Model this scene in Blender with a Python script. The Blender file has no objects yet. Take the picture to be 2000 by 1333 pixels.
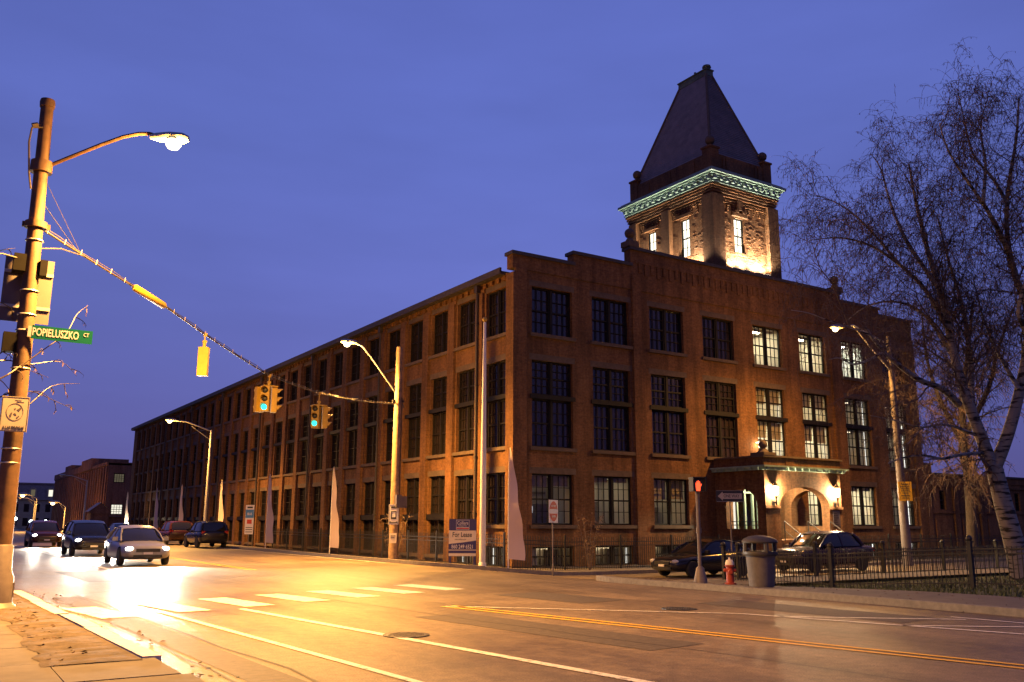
import bpy, bmesh, math, random
from mathutils import Vector, Matrix
R = math.radians
random.seed(7)
S = bpy.context.scene
COL = S.collection

# ---------------------------------------------------------------- camera
cam_d = bpy.data.cameras.new('camera'); cam = bpy.data.objects.new('camera', cam_d); COL.objects.link(cam)
_v1 = Vector((-1157, 351, 1747)); _v2 = Vector((2750, 367, 1747))      # vanishing points of the two facades
_Y = _v1.normalized(); _X = _v2 - _Y*(_v2.dot(_Y)); _X.normalize(); _Z = _X.cross(_Y)
_row = [Vector((_X[i], _Y[i], _Z[i])) for i in range(3)]                # camera right, down, forward in world axes
M = Matrix.Identity(4)
for i in range(3):
    M[i][0] = _row[0][i]; M[i][1] = -_row[1][i]; M[i][2] = -_row[2][i]
CAM = Vector((0, 0, 1.6)); M.translation = CAM
cam.matrix_world = M
cam_d.sensor_width = 36; cam_d.lens = 31.446; cam_d.clip_end = 3000; cam_d.clip_start = 0.1
S.camera = cam

# ---------------------------------------------------------------- sky, exposure
w = bpy.data.worlds.new('World'); S.world = w; w.use_nodes = True
nt = w.node_tree; nt.nodes.clear()
out = nt.nodes.new('ShaderNodeOutputWorld'); bg = nt.nodes.new('ShaderNodeBackground')
sky = nt.nodes.new('ShaderNodeTexSky'); sky.sky_type = 'NISHITA'; sky.sun_disc = False
sky.sun_elevation = R(-2.0); sky.sun_rotation = R(33); sky.altitude = 0; sky.air_density = 1.4; sky.dust_density = 0.6; sky.ozone_density = 3.0
wl = nt.links.new
tcw = nt.nodes.new('ShaderNodeTexCoord'); sx = nt.nodes.new('ShaderNodeSeparateXYZ'); wl(tcw.outputs['Generated'], sx.inputs[0])
zr = nt.nodes.new('ShaderNodeMapRange'); zr.inputs[1].default_value = 0; zr.inputs[2].default_value = 1; zr.inputs[3].default_value = .38; zr.inputs[4].default_value = 1
wl(sx.outputs[2], zr.inputs[0]); cx_ = nt.nodes.new('ShaderNodeCombineXYZ'); wl(sx.outputs[0], cx_.inputs[0]); wl(sx.outputs[1], cx_.inputs[1]); wl(zr.outputs[0], cx_.inputs[2])
wl(cx_.outputs[0], sky.inputs[0])                                   # the clear upper sky only: the low band is hazed by the town
hz = nt.nodes.new('ShaderNodeValToRGB'); wl(sx.outputs[2], hz.inputs[0]); he = hz.color_ramp.elements
he[0].position = 0; he[0].color = (.47, .29, .32, 1); he[1].position = .42; he[1].color = (1, 1, 1, 1)
cl = nt.nodes.new('ShaderNodeTexNoise'); cl.inputs['Scale'].default_value = 1.6; cl.inputs['Detail'].default_value = 5
cm = nt.nodes.new('ShaderNodeMapping'); cm.inputs['Scale'].default_value = (1, 1, 4); wl(tcw.outputs['Generated'], cm.inputs[0]); wl(cm.outputs[0], cl.inputs['Vector'])
cr = nt.nodes.new('ShaderNodeMapRange'); cr.inputs[1].default_value = .3; cr.inputs[2].default_value = .7; cr.inputs[3].default_value = .86; cr.inputs[4].default_value = 1.14; wl(cl.outputs[0], cr.inputs[0])
tint = nt.nodes.new('ShaderNodeMix'); tint.data_type = 'RGBA'; tint.blend_type = 'MULTIPLY'; tint.inputs[0].default_value = 1
tint.inputs[7].default_value = (4.05, 2.95, 3.6, 1); tint.clamp_result = False
wl(sky.outputs[0], tint.inputs[6])
m2 = nt.nodes.new('ShaderNodeMix'); m2.data_type = 'RGBA'; m2.blend_type = 'MULTIPLY'; m2.inputs[0].default_value = 1; wl(tint.outputs[2], m2.inputs[6]); wl(hz.outputs[0], m2.inputs[7])
m3 = nt.nodes.new('ShaderNodeVectorMath'); m3.operation = 'SCALE'; wl(m2.outputs[2], m3.inputs[0]); wl(cr.outputs[0], m3.inputs['Scale']); wl(m3.outputs[0], bg.inputs[0])
bg.inputs[1].default_value = 1.0
nt.links.new(bg.outputs[0], out.inputs[0])
S.view_settings.view_transform = 'Standard'; S.view_settings.look = 'None'; S.view_settings.gamma = 1; S.view_settings.exposure = 0
try:
    S.cycles.use_denoising = True; S.cycles.max_bounces = 6; S.cycles.transparent_max_bounces = 16
    S.cycles.sample_clamp_indirect = 3.0; S.cycles.caustics_reflective = False; S.cycles.caustics_refractive = False
except Exception: pass

SODIUM = (1.0, 0.47, 0.09); WARM = (1.0, 0.72, 0.42); WHITE = (1.0, 0.93, 0.82)

# ---------------------------------------------------------------- materials
def newmat(name):
    m = bpy.data.materials.new(name); m.use_nodes = True
    return m, m.node_tree, m.node_tree.nodes['Principled BSDF']
def plain(name, col, rough=.6, metal=0, var=.25, scale=6, bump=0, spec=.5):
    m, t, b = newmat(name)
    b.inputs['Roughness'].default_value = rough; b.inputs['Metallic'].default_value = metal
    b.inputs['Specular IOR Level'].default_value = spec
    tc = t.nodes.new('ShaderNodeTexCoord'); n = t.nodes.new('ShaderNodeTexNoise')
    n.inputs['Scale'].default_value = scale; n.inputs['Detail'].default_value = 6; n.inputs['Roughness'].default_value = .65
    t.links.new(tc.outputs['Object'], n.inputs['Vector'])
    r = t.nodes.new('ShaderNodeValToRGB'); r.color_ramp.elements[0].position = .3; r.color_ramp.elements[1].position = .72
    r.color_ramp.elements[0].color = (*[c*(1-var) for c in col], 1); r.color_ramp.elements[1].color = (*[min(1, c*(1+var)) for c in col], 1)
    t.links.new(n.outputs[0], r.inputs[0]); t.links.new(r.outputs[0], b.inputs['Base Color'])
    if bump:
        bp = t.nodes.new('ShaderNodeBump'); bp.inputs['Strength'].default_value = bump; bp.inputs['Distance'].default_value = .02
        t.links.new(n.outputs[0], bp.inputs['Height']); t.links.new(bp.outputs[0], b.inputs['Normal'])
    return m
def emit(name, col, s):
    m = bpy.data.materials.new(name); m.use_nodes = True; t = m.node_tree; t.nodes.clear()
    o = t.nodes.new('ShaderNodeOutputMaterial'); e = t.nodes.new('ShaderNodeEmission')
    e.inputs[0].default_value = (*col, 1); e.inputs[1].default_value = s
    t.links.new(e.outputs[0], o.inputs[0]); return m
def brick(name, c1, c2, mortar, bw=.22, bh=.075, big=.3, bump=.5):
    m, t, b = newmat(name); L = t.links.new
    tc = t.nodes.new('ShaderNodeTexCoord'); sp = t.nodes.new('ShaderNodeSeparateXYZ'); L(tc.outputs['Object'], sp.inputs[0])
    ad = t.nodes.new('ShaderNodeMath'); L(sp.outputs[0], ad.inputs[0]); L(sp.outputs[1], ad.inputs[1])
    cb = t.nodes.new('ShaderNodeCombineXYZ'); L(ad.outputs[0], cb.inputs[0]); L(sp.outputs[2], cb.inputs[1])
    bt = t.nodes.new('ShaderNodeTexBrick'); L(cb.outputs[0], bt.inputs['Vector'])
    bt.inputs['Color1'].default_value = (*c1, 1); bt.inputs['Color2'].default_value = (*c2, 1); bt.inputs['Mortar'].default_value = (*mortar, 1)
    bt.inputs['Scale'].default_value = 1; bt.inputs['Mortar Size'].default_value = .006; bt.inputs['Brick Width'].default_value = bw
    bt.inputs['Row Height'].default_value = bh; bt.inputs['Mortar Smooth'].default_value = .3
    n = t.nodes.new('ShaderNodeTexNoise'); n.inputs['Scale'].default_value = .45; n.inputs['Detail'].default_value = 8; n.inputs['Roughness'].default_value = .7
    L(tc.outputs['Object'], n.inputs['Vector'])
    r = t.nodes.new('ShaderNodeMapRange'); r.inputs[1].default_value = .3; r.inputs[2].default_value = .7
    r.inputs[3].default_value = 1-big; r.inputs[4].default_value = 1+big; L(n.outputs[0], r.inputs[0])
    n2 = t.nodes.new('ShaderNodeTexNoise'); n2.inputs['Scale'].default_value = 9; n2.inputs['Detail'].default_value = 3; L(tc.outputs['Object'], n2.inputs['Vector'])
    r2 = t.nodes.new('ShaderNodeMapRange'); r2.inputs[1].default_value = .3; r2.inputs[2].default_value = .7
    r2.inputs[3].default_value = .78; r2.inputs[4].default_value = 1.22; L(n2.outputs[0], r2.inputs[0])
    mp3 = t.nodes.new('ShaderNodeMapping'); mp3.inputs['Scale'].default_value = (1.7, 1.7, .16); L(tc.outputs['Object'], mp3.inputs[0])
    n3 = t.nodes.new('ShaderNodeTexNoise'); n3.inputs['Scale'].default_value = 1; n3.inputs['Detail'].default_value = 7; n3.inputs['Roughness'].default_value = .7; L(mp3.outputs[0], n3.inputs['Vector'])
    r3 = t.nodes.new('ShaderNodeMapRange'); r3.inputs[1].default_value = .35; r3.inputs[2].default_value = .6; r3.inputs[3].default_value = .55; r3.inputs[4].default_value = 1.1; L(n3.outputs[0], r3.inputs[0])
    m0 = t.nodes.new('ShaderNodeMath'); m0.operation = 'MULTIPLY'; L(r.outputs[0], m0.inputs[0]); L(r3.outputs[0], m0.inputs[1])
    mm = t.nodes.new('ShaderNodeMath'); mm.operation = 'MULTIPLY'; L(m0.outputs[0], mm.inputs[0]); L(r2.outputs[0], mm.inputs[1])
    mx = t.nodes.new('ShaderNodeVectorMath'); mx.operation = 'SCALE'; L(bt.outputs['Color'], mx.inputs[0]); L(mm.outputs[0], mx.inputs['Scale'])
    L(mx.outputs[0], b.inputs['Base Color']); b.inputs['Roughness'].default_value = .85; b.inputs['Specular IOR Level'].default_value = .25
    bp = t.nodes.new('ShaderNodeBump'); bp.inputs['Strength'].default_value = bump; bp.inputs['Distance'].default_value = .012
    inv = t.nodes.new('ShaderNodeMath'); inv.operation = 'SUBTRACT'; inv.inputs[0].default_value = 1; L(bt.outputs['Fac'], inv.inputs[1])
    ab = t.nodes.new('ShaderNodeMath'); ab.operation = 'ADD'; L(inv.outputs[0], ab.inputs[0]); L(n2.outputs[0], ab.inputs[1])
    L(ab.outputs[0], bp.inputs['Height']); L(bp.outputs[0], b.inputs['Normal'])
    return m
def asphalt():
    m, t, b = newmat('asphalt'); L = t.links.new
    tc = t.nodes.new('ShaderNodeTexCoord')
    def noise(s, d=6, st=None):
        n = t.nodes.new('ShaderNodeTexNoise'); n.inputs['Scale'].default_value = s; n.inputs['Detail'].default_value = d; n.inputs['Roughness'].default_value = .65
        if st:
            mp = t.nodes.new('ShaderNodeMapping'); mp.inputs['Scale'].default_value = st; L(tc.outputs['Object'], mp.inputs[0]); L(mp.outputs[0], n.inputs['Vector'])
        else: L(tc.outputs['Object'], n.inputs['Vector'])
        return n
    a = noise(45, 3); bign = noise(.35, 7); st = noise(1.3, 7, (1.0, .13, 1))
    def mr(n, lo, hi, a0=.3, a1=.7):
        r = t.nodes.new('ShaderNodeMapRange'); r.inputs[1].default_value = a0; r.inputs[2].default_value = a1; r.inputs[3].default_value = lo; r.inputs[4].default_value = hi
        L(n.outputs[0], r.inputs[0]); return r
    def mul(x, y):
        q = t.nodes.new('ShaderNodeMath'); q.operation = 'MULTIPLY'; L(x.outputs[0], q.inputs[0]); L(y.outputs[0], q.inputs[1]); return q
    mid = noise(6, 8); f = mul(mul(mul(mr(a, .5, 1.5), mr(bign, .62, 1.32)), mr(st, .66, 1.3)), mr(mid, .7, 1.3))
    vm = t.nodes.new('ShaderNodeVectorMath'); vm.operation = 'SCALE'; vm.inputs[0].default_value = (.16, .12, .075); L(f.outputs[0], vm.inputs['Scale'])
    L(vm.outputs[0], b.inputs['Base Color'])
    rr = mr(bign, .42, .66); L(rr.outputs[0], b.inputs['Roughness']); b.inputs['Specular IOR Level'].default_value = .45
    bp = t.nodes.new('ShaderNodeBump'); bp.inputs['Strength'].default_value = .55; bp.inputs['Distance'].default_value = .01
    L(a.outputs[0], bp.inputs['Height']); L(bp.outputs[0], b.inputs['Normal'])
    return m
def paint(name, col, wear=.45):
    """road paint worn through to the asphalt in specks"""
    m, t, b = newmat(name); L = t.links.new
    tc = t.nodes.new('ShaderNodeTexCoord'); n = t.nodes.new('ShaderNodeTexNoise'); n.inputs['Scale'].default_value = 7; n.inputs['Detail'].default_value = 9; n.inputs['Roughness'].default_value = .75
    L(tc.outputs['Object'], n.inputs['Vector'])
    r = t.nodes.new('ShaderNodeValToRGB'); r.color_ramp.elements[0].position = wear-.1; r.color_ramp.elements[1].position = wear+.07
    r.color_ramp.elements[0].color = (.12, .11, .10, 1); r.color_ramp.elements[1].color = (*col, 1)
    L(n.outputs[0], r.inputs[0]); L(r.outputs[0], b.inputs['Base Color']); b.inputs['Roughness'].default_value = .6
    return m
def glassmat(name='window_glass', tintc=(1, 1, 1)):
    m = bpy.data.materials.new(name); m.use_nodes = True; t = m.node_tree; t.nodes.clear(); L = t.links.new
    o = t.nodes.new('ShaderNodeOutputMaterial'); tr = t.nodes.new('ShaderNodeBsdfTransparent'); tr.inputs[0].default_value = (*tintc, 1)
    g = t.nodes.new('ShaderNodeBsdfGlossy'); g.inputs['Roughness'].default_value = .04; lw = t.nodes.new('ShaderNodeLayerWeight'); lw.inputs[0].default_value = .5
    pw = t.nodes.new('ShaderNodeMath'); pw.operation = 'POWER'; pw.inputs[1].default_value = 5; L(lw.outputs['Facing'], pw.inputs[0])
    fr = t.nodes.new('ShaderNodeMath'); fr.operation = 'MULTIPLY_ADD'; fr.inputs[1].default_value = .9; fr.inputs[2].default_value = .045; L(pw.outputs[0], fr.inputs[0])
    mx = t.nodes.new('ShaderNodeMixShader'); L(fr.outputs[0], mx.inputs[0]); L(tr.outputs[0], mx.inputs[1]); L(g.outputs[0], mx.inputs[2]); L(mx.outputs[0], o.inputs[0])
    return m
def lanternmat():
    m = bpy.data.materials.new('lantern_glass'); m.use_nodes = True; t = m.node_tree; t.nodes.clear()
    o = t.nodes.new('ShaderNodeOutputMaterial'); a = t.nodes.new('ShaderNodeBsdfTransparent'); b = t.nodes.new('ShaderNodeEmission'); x = t.nodes.new('ShaderNodeAddShader')
    a.inputs[0].default_value = (.9, .88, .82, 1); b.inputs[0].default_value = (1, .84, .58, 1); b.inputs[1].default_value = 4
    t.links.new(a.outputs[0], x.inputs[0]); t.links.new(b.outputs[0], x.inputs[1]); t.links.new(x.outputs[0], o.inputs[0]); return m
def bark():
    m, t, b = newmat('birch_bark'); L = t.links.new
    tc = t.nodes.new('ShaderNodeTexCoord'); mp = t.nodes.new('ShaderNodeMapping'); mp.inputs['Scale'].default_value = (1.2, 1.2, 6)
    L(tc.outputs['Object'], mp.inputs[0]); n = t.nodes.new('ShaderNodeTexNoise'); n.inputs['Scale'].default_value = 1.6; n.inputs['Detail'].default_value = 6; L(mp.outputs[0], n.inputs['Vector'])
    r = t.nodes.new('ShaderNodeValToRGB'); e = r.color_ramp.elements; e[0].position = .4; e[0].color = (.03, .025, .02, 1); e[1].position = .5; e[1].color = (.34, .30, .25, 1)
    L(n.outputs[0], r.inputs[0]); L(r.outputs[0], b.inputs['Base Color']); b.inputs['Roughness'].default_value = .8
    return m

def blindmat():
    m = bpy.data.materials.new('blind_fabric'); m.use_nodes = True; t = m.node_tree; t.nodes.clear()
    o = t.nodes.new('ShaderNodeOutputMaterial'); a = t.nodes.new('ShaderNodeBsdfDiffuse'); b = t.nodes.new('ShaderNodeBsdfTranslucent'); x = t.nodes.new('ShaderNodeMixShader')
    a.inputs[0].default_value = (.42, .36, .27, 1); b.inputs[0].default_value = (.42, .34, .22, 1); x.inputs[0].default_value = .35
    t.links.new(a.outputs[0], x.inputs[1]); t.links.new(b.outputs[0], x.inputs[2]); t.links.new(x.outputs[0], o.inputs[0]); return m
MT = dict(
 brick=brick('mill_brick', (.205, .095, .037), (.15, .068, .027), (.15, .10, .06)),
 brick2=brick('far_brick', (.34, .15, .08), (.28, .12, .065), (.18, .13, .1)),
 stone=plain('brown_stone', (.11, .075, .05), .85, var=.3, scale=3, bump=.3),
 coping=plain('dark_coping', (.05, .04, .035), .6, var=.3),
 frame=plain('window_frame_paint', (.014, .012, .011), .6, var=.2, spec=.2),
 glassd=plain('dark_glass', (.028, .02, .023), .06, var=.5, scale=.7, spec=1.0),
 glass=glassmat(),
 matt=plain('matt_black', (.008, .007, .007), .9, var=.2, spec=.1), black=plain('black_iron', (.015, .014, .013), .5, var=.3, scale=20),
 rust=plain('rusty_steel', (.10, .05, .024), .7, var=.65, scale=2.2, bump=.3),
 dsteel=plain('painted_post', (.17, .14, .13), .55, .2, var=.2, scale=6),
 steel=plain('galvanised_steel', (.42, .41, .39), .45, .6, var=.15, scale=9),
 wood=plain('pole_wood', (.30, .20, .12), .85, var=.4, scale=5, bump=.4),
 asphalt=asphalt(),
 concrete=plain('concrete', (.125, .105, .085), .85, var=.25, scale=2.5, bump=.2),
 verge=plain('dirt_verge', (.10, .075, .055), .95, var=.5, scale=5, bump=.8),
 kerb=plain('white_kerb', (.68, .65, .6), .75, var=.15, scale=4, bump=.2),  # granite toned near white; the light falling on it is put into the colour
 kerbg=plain('granite_kerb', (.19, .17, .15), .8, var=.25, scale=8, bump=.2),
 grass=plain('lawn_soil', (.05, .06, .02), .95, var=.45, scale=3, bump=.8),
 blade=plain('grass_blade', (.07, .09, .03), .8, var=.4, scale=1.5),
 earth=plain('earth', (.08, .07, .055), .95, var=.35, scale=.3, bump=.4),
 white=paint('white_road_paint', (.72, .69, .62), .42), yellow=paint('yellow_road_paint', (.72, .42, .03), .36),
 patch=plain('patch_asphalt', (.075, .06, .045), .7, var=.35, scale=9, bump=.4), iron=plain('worn_iron', (.09, .08, .07), .45, .6, var=.3, scale=12),
 tar=plain('tar_seam', (.03, .028, .026), .6, var=.4, scale=10),
 copper=plain('verdigris_copper', (.22, .33, .28), .6, var=.25, scale=4),
 dcopper=plain('weathered_copper', (.10, .13, .10), .7, var=.6, scale=1.5),
 slate=plain('roof_slate', (.19, .15, .145), .55, var=.3, scale=2),
 signw=plain('sign_white', (.75, .72, .68), .5, var=.06), signl=plain('sign_letter', (.26, .27, .33), .5, var=.05), green=plain('sign_green', (.0, .05, .045), .9, var=.1, spec=.08),
 signback=plain('sign_back_aluminium', (.12, .10, .11), .5, .3, var=.12, scale=2), navy=plain('sign_navy', (.035, .03, .14), .5, var=.1),
 dull=plain('faded_sign_face', (.42, .36, .31), .6, var=.1, scale=4),  # white darkened by hand; the one way arrow takes its backlit dimness from this
 cream=plain('sign_cream', (.75, .66, .5), .55, var=.08), red=plain('sign_red', (.55, .04, .02), .5, var=.1), yel=plain('sign_yellow', (.75, .42, .02), .5, var=.08),
 blue=plain('sign_blue', (.05, .22, .5), .5, var=.1), ink=plain('sign_ink', (.02, .02, .025), .5), sigyel=plain('signal_yellow', (.5, .32, .04), .5, var=.12, scale=5),
 hydr=plain('hydrant_red', (.35, .05, .02), .5, var=.25, scale=8), bin=plain('bin_grey', (.15, .14, .145), .6, var=.2, scale=6), binlid=plain('bin_lid', (.05, .045, .04), .5, var=.2),
 cloth=plain('flag_cloth', (.55, .44, .42), .9, var=.05, scale=1), rubber=plain('rubber', (.02, .02, .02), .8), alloy=plain('alloy_rim', (.5, .5, .5), .3, .9, var=.1),
 cardark=plain('car_paint_black', (.012, .011, .014), .18, .1, var=.05, spec=.6), carsil=plain('car_paint_silver', (.30, .30, .32), .28, .5, var=.05),
 carblue=plain('car_paint_indigo', (.03, .025, .055), .22, .2, var=.05), carwhite=plain('car_paint_white', (.6, .6, .58), .3, var=.04), carred=plain('car_paint_maroon', (.035, .008, .008), .25, .1, var=.05),
 carglass=plain('car_glass', (.01, .01, .012), .05, var=.1, spec=.7), tail=plain('tail_light_red', (.3, .01, .01), .25), lensoff=plain('lamp_lens_clear', (.5, .48, .45), .15, var=.05),
 wire=plain('cable_black', (.06, .045, .035), .5), bark=bark(), twig=plain('twig_bark', (.13, .085, .06), .85, var=.3), wet=plain('wet_bark', (.045, .03, .025), .4, var=.3), bark2=plain('dark_bark', (.09, .07, .055), .9, var=.35, bump=.4),
 catkin=plain('catkin_brown', (.12, .075, .055), .9, var=.3),
 render=plain('pale_render', (.34, .28, .22), .85, var=.2, scale=1.5),
 door=plain('green_door_paint', (.12, .17, .135), .5, var=.15),
 e_sod=emit('sodium_lens', (1.0, .78, .42), 7), e_white=emit('headlight_beam_lens', (1.0, .95, .85), 12), e_green=emit('green_signal_lens', (.03, 1.0, .78), 3.2),
 e_red=emit('red_hand_signal', (1.0, .09, .03), 2.2), lantern=lanternmat(), e_warm=emit('lantern_glass', (1.0, .86, .62), 7), e_far=emit('far_white_lamp', (.85, 1.0, .95), 9),
 r_bright=emit('room_lamp_bright', (1.0, .87, .58), 58), r_cool=emit('room_lamp_cool', (.95, 1.0, .88), 75), r_mid=emit('room_lamp_mid', (1.0, .82, .5), 30),
 r_dim=emit('room_lamp_dim', (1.0, .82, .55), 4.5), r_faint=emit('room_lamp_faint', (1.0, .78, .5), 1.2), r_strip=emit('tube_light', (1.0, .97, .86), 1.8), e_lit=emit('lit_far_pane', (1.0, .95, .78), 1.1), e_dimpane=emit('dim_far_pane', (1.0, .85, .55), .12),
 room_wall=plain('room_plaster', (.66, .62, .52), .9, var=.06, scale=2),
 e_screen=emit('screen_glow', (.95, .95, 1.0), .45), blind=blindmat(), blindd=plain('roller_blind', (.25, .21, .16), .9),
 tower_glow=emit('tower_window_glow', (1.0, .93, .72), 2.6),
)

# ---------------------------------------------------------------- mesh builder and object helpers
class MB:
    def __init__(s): s.v = []; s.f = []; s.m = []; s.mi = 0
    def add(s, vs, fs):
        o = len(s.v); s.v += [tuple(x) for x in vs]
        for f in fs: s.f.append(tuple(i+o for i in f)); s.m.append(s.mi)
    def quad(s, a, b, c, d): s.add([a, b, c, d], [(0, 1, 2, 3)])
    def box(s, x0, x1, y0, y1, z0, z1):
        s.add([(x0,y0,z0),(x1,y0,z0),(x1,y1,z0),(x0,y1,z0),(x0,y0,z1),(x1,y0,z1),(x1,y1,z1),(x0,y1,z1)],
              [(0,3,2,1),(4,5,6,7),(0,1,5,4),(1,2,6,5),(2,3,7,6),(3,0,4,7)])
    def prism(s, pts, y0, y1):
        """polygon in x,z extruded along y"""
        n = len(pts)
        s.add([(p[0], y0, p[1]) for p in pts]+[(p[0], y1, p[1]) for p in pts],
              [tuple(range(n)), tuple(range(2*n-1, n-1, -1))]+[((i+1) % n, i, n+i, n+(i+1) % n) for i in range(n)])
    def tube(s, pts, rs, n=8, cap=True):
        pts = [Vector(p) for p in pts]
        if not isinstance(rs, (list, tuple)): rs = [rs]*len(pts)
        vs = []; u = None
        for i, p in enumerate(pts):
            d = (pts[min(i+1, len(pts)-1)]-pts[max(i-1, 0)])
            if d.length < 1e-9: d = Vector((0, 0, 1))
            d.normalize()
            if u is None: u = d.orthogonal().normalized()
            else:
                u = u-d*u.dot(d)
                u = u.normalized() if u.length > 1e-6 else d.orthogonal().normalized()
            w_ = d.cross(u)
            for k in range(n):
                a = 2*math.pi*k/n; vs.append(p+(u*math.cos(a)+w_*math.sin(a))*rs[i])
        fs = []
        for i in range(len(pts)-1):
            for k in range(n): fs.append((i*n+k, i*n+(k+1) % n, (i+1)*n+(k+1) % n, (i+1)*n+k))
        if cap: fs += [tuple(range(n-1, -1, -1)), tuple(range((len(pts)-1)*n, len(pts)*n))]
        s.add(vs, fs)
    def lathe(s, prof, c=(0, 0, 0), n=16, axis='z'):
        vs = []
        for r, z in prof:
            for k in range(n):
                a = 2*math.pi*k/n; q = (r*math.cos(a), r*math.sin(a), z)
                if axis == 'y': q = (q[0], q[2], q[1])
                if axis == 'x': q = (q[2], q[0], q[1])
                vs.append((c[0]+q[0], c[1]+q[1], c[2]+q[2]))
        m_ = len(prof); fs = [(i*n+k, i*n+(k+1) % n, (i+1)*n+(k+1) % n, (i+1)*n+k) for i in range(m_-1) for k in range(n)]
        fs += [tuple(range(n-1, -1, -1)), tuple(range((m_-1)*n, m_*n))]
        s.add(vs, fs)
    def ball(s, c, r, n=12):
        s.lathe([(max(1e-4, r*math.sin(math.pi*i/8)), -r*math.cos(math.pi*i/8)) for i in range(9)], c, n)
    def build(s, name, mat, parent=None, smooth=False, loc=None, rz=0):
        me = bpy.data.meshes.new(name); me.from_pydata(s.v, [], s.f)
        for m_ in (mat if isinstance(mat, (list, tuple)) else [mat]): me.materials.append(MT[m_] if isinstance(m_, str) else m_)
        if any(s.m): me.polygons.foreach_set('material_index', s.m)
        bm = bmesh.new(); bm.from_mesh(me); bmesh.ops.recalc_face_normals(bm, faces=bm.faces); bm.to_mesh(me); bm.free()
        if smooth:
            me.polygons.foreach_set('use_smooth', [True]*len(me.polygons))
            try: me.set_sharp_from_angle(angle=R(40))
            except Exception: pass
        return link(name, me, parent, loc, rz)
def link(name, data, parent=None, loc=None, rz=0):
    o = bpy.data.objects.new(name, data); COL.objects.link(o)
    if parent: o.parent = parent
    if loc is not None: o.location = loc
    if rz: o.rotation_euler = (0, 0, rz)
    return o
def tag(o, label=None, cat=None, group=None, kind=None):
    if label: o['label'] = label
    if cat: o['category'] = cat
    if group: o['group'] = group
    if kind: o['kind'] = kind
    return o
def thing(name, label, cat, loc=(0, 0, 0), rz=0, group=None):
    o = bpy.data.objects.new(name, None); COL.objects.link(o); o.location = loc; o.rotation_euler = (0, 0, rz); o.empty_display_size = .3
    return tag(o, label, cat, group)
def copy_tree(o, parent=None, loc=None, rz=None, label=None):
    c = o.copy(); COL.objects.link(c)
    if parent: c.parent = parent
    if loc is not None: c.location = loc
    if rz is not None: c.rotation_euler = (0, 0, rz)
    if label: c['label'] = label
    for ch in list(o.children): copy_tree(ch, c)
    return c
def struct(name, mb, mat, label=None, cat=None):
    o = mb.build(name, mat); o['kind'] = 'structure'; o['label'] = label or name.replace('_', ' '); o['category'] = cat or name.replace('_', ' '); return o
def light(kind, name, parent, loc, power, col, size=.15, target=None, angle=None, blend=.5):
    d = bpy.data.lights.new(name, kind); d.energy = power; d.color = col
    if kind != 'SUN': d.shadow_soft_size = size
    o = link(name, d, parent, loc)
    if target is not None: o.rotation_euler = (Vector(target)-Vector(loc)).to_track_quat('-Z', 'Y').to_euler()
    if angle: d.spot_size = R(angle); d.spot_blend = blend
    return o
def text(txt, size, mat, parent, loc, sx=1.0, name='lettering', align='CENTER', ext=.002, bold=.012):
    """lettering standing upright in the x-z plane, read from -y"""
    c = bpy.data.curves.new('t', 'FONT'); c.body = txt; c.size = size; c.extrude = ext; c.align_x = align; c.align_y = 'CENTER'; c.resolution_u = 3; c.offset = size*bold
    o = bpy.data.objects.new('t', c); COL.objects.link(o); dg = bpy.context.evaluated_depsgraph_get()
    me = bpy.data.meshes.new_from_object(o.evaluated_get(dg)); bpy.data.objects.remove(o); bpy.data.curves.remove(c)
    me.transform(Matrix.Rotation(R(90), 4, 'X') @ Matrix.Diagonal((sx, 1, 1, 1))); me.materials.clear(); me.materials.append(MT[mat]); me.name = name
    return link(name, me, parent, loc)
def ss(a, b, x):
    t = min(1, max(0, (x-a)/(b-a))); return t*t*(3-2*t)
def gz(x, y): return -.45*ss(15.5, 22.5, x)*ss(11, 21, y)*(1-.6*ss(45, 90, y))
def sheet(mb, x0, x1, y0, y1, dz, nx, ny, fx=None):
    """a sheet following the lie of the land; fx(t, y) bends its two long edges"""
    vs = []; fs = []
    for j in range(ny+1):
        y = y0+(y1-y0)*j/ny
        for i in range(nx+1):
            x = x0+(x1-x0)*i/nx if fx is None else fx(i/nx, y)
            vs.append((x, y, gz(x, y)+dz))
    for j in range(ny):
        for i in range(nx): a = j*(nx+1)+i; fs.append((a, a+1, a+nx+2, a+nx+1))
    mb.add(vs, fs)
def strip(mb, p, q, wd, dz=.008, n=14):
    p = Vector(p); q = Vector(q); d = (q-p).normalized(); s_ = Vector((-d.y, d.x))*wd/2
    for i in range(n):
        a = p.lerp(q, i/n); b = p.lerp(q, (i+1)/n)
        mb.quad(*[(c.x, c.y, gz(c.x, c.y)+dz) for c in (a-s_, b-s_, b+s_, a+s_)])

# ---------------------------------------------------------------- ground, road, pavements
mb = MB()
xs = [-1500, -400, -120, -40, -15, -5, 0, 5, 10, 14]+[15+.5*i for i in range(18)]+[25, 30, 40, 60, 120, 400, 1500]
ys = [-400, -100, -30, -10, 0, 5]+[9+.75*i for i in range(18)]+[24, 28, 35, 45, 50, 55, 60, 65, 70, 75, 80, 85, 90, 120, 200, 400, 1000, 2500]
nx = len(xs); mb.v = [(x, y, gz(x, y)-.07) for y in ys for x in xs]
mb.f = [(j*nx+i, j*nx+i+1, (j+1)*nx+i+1, (j+1)*nx+i) for j in range(len(ys)-1) for i in range(nx-1)]; mb.m = [0]*len(mb.f)
struct('ground', mb, 'earth', 'bare dark earth stretching away beyond the streets and buildings')
def near_edge(y): return 1.85+.039*(22.1-y) if y < 22 else 1.85
mb = MB(); sheet(mb, 0, 1, -30, 420, 0, 12, 150, lambda t, y: near_edge(y)+(16.6-near_edge(y))*t)
struct('road', mb, 'asphalt', 'worn wide asphalt street running past the brick mill')
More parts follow.
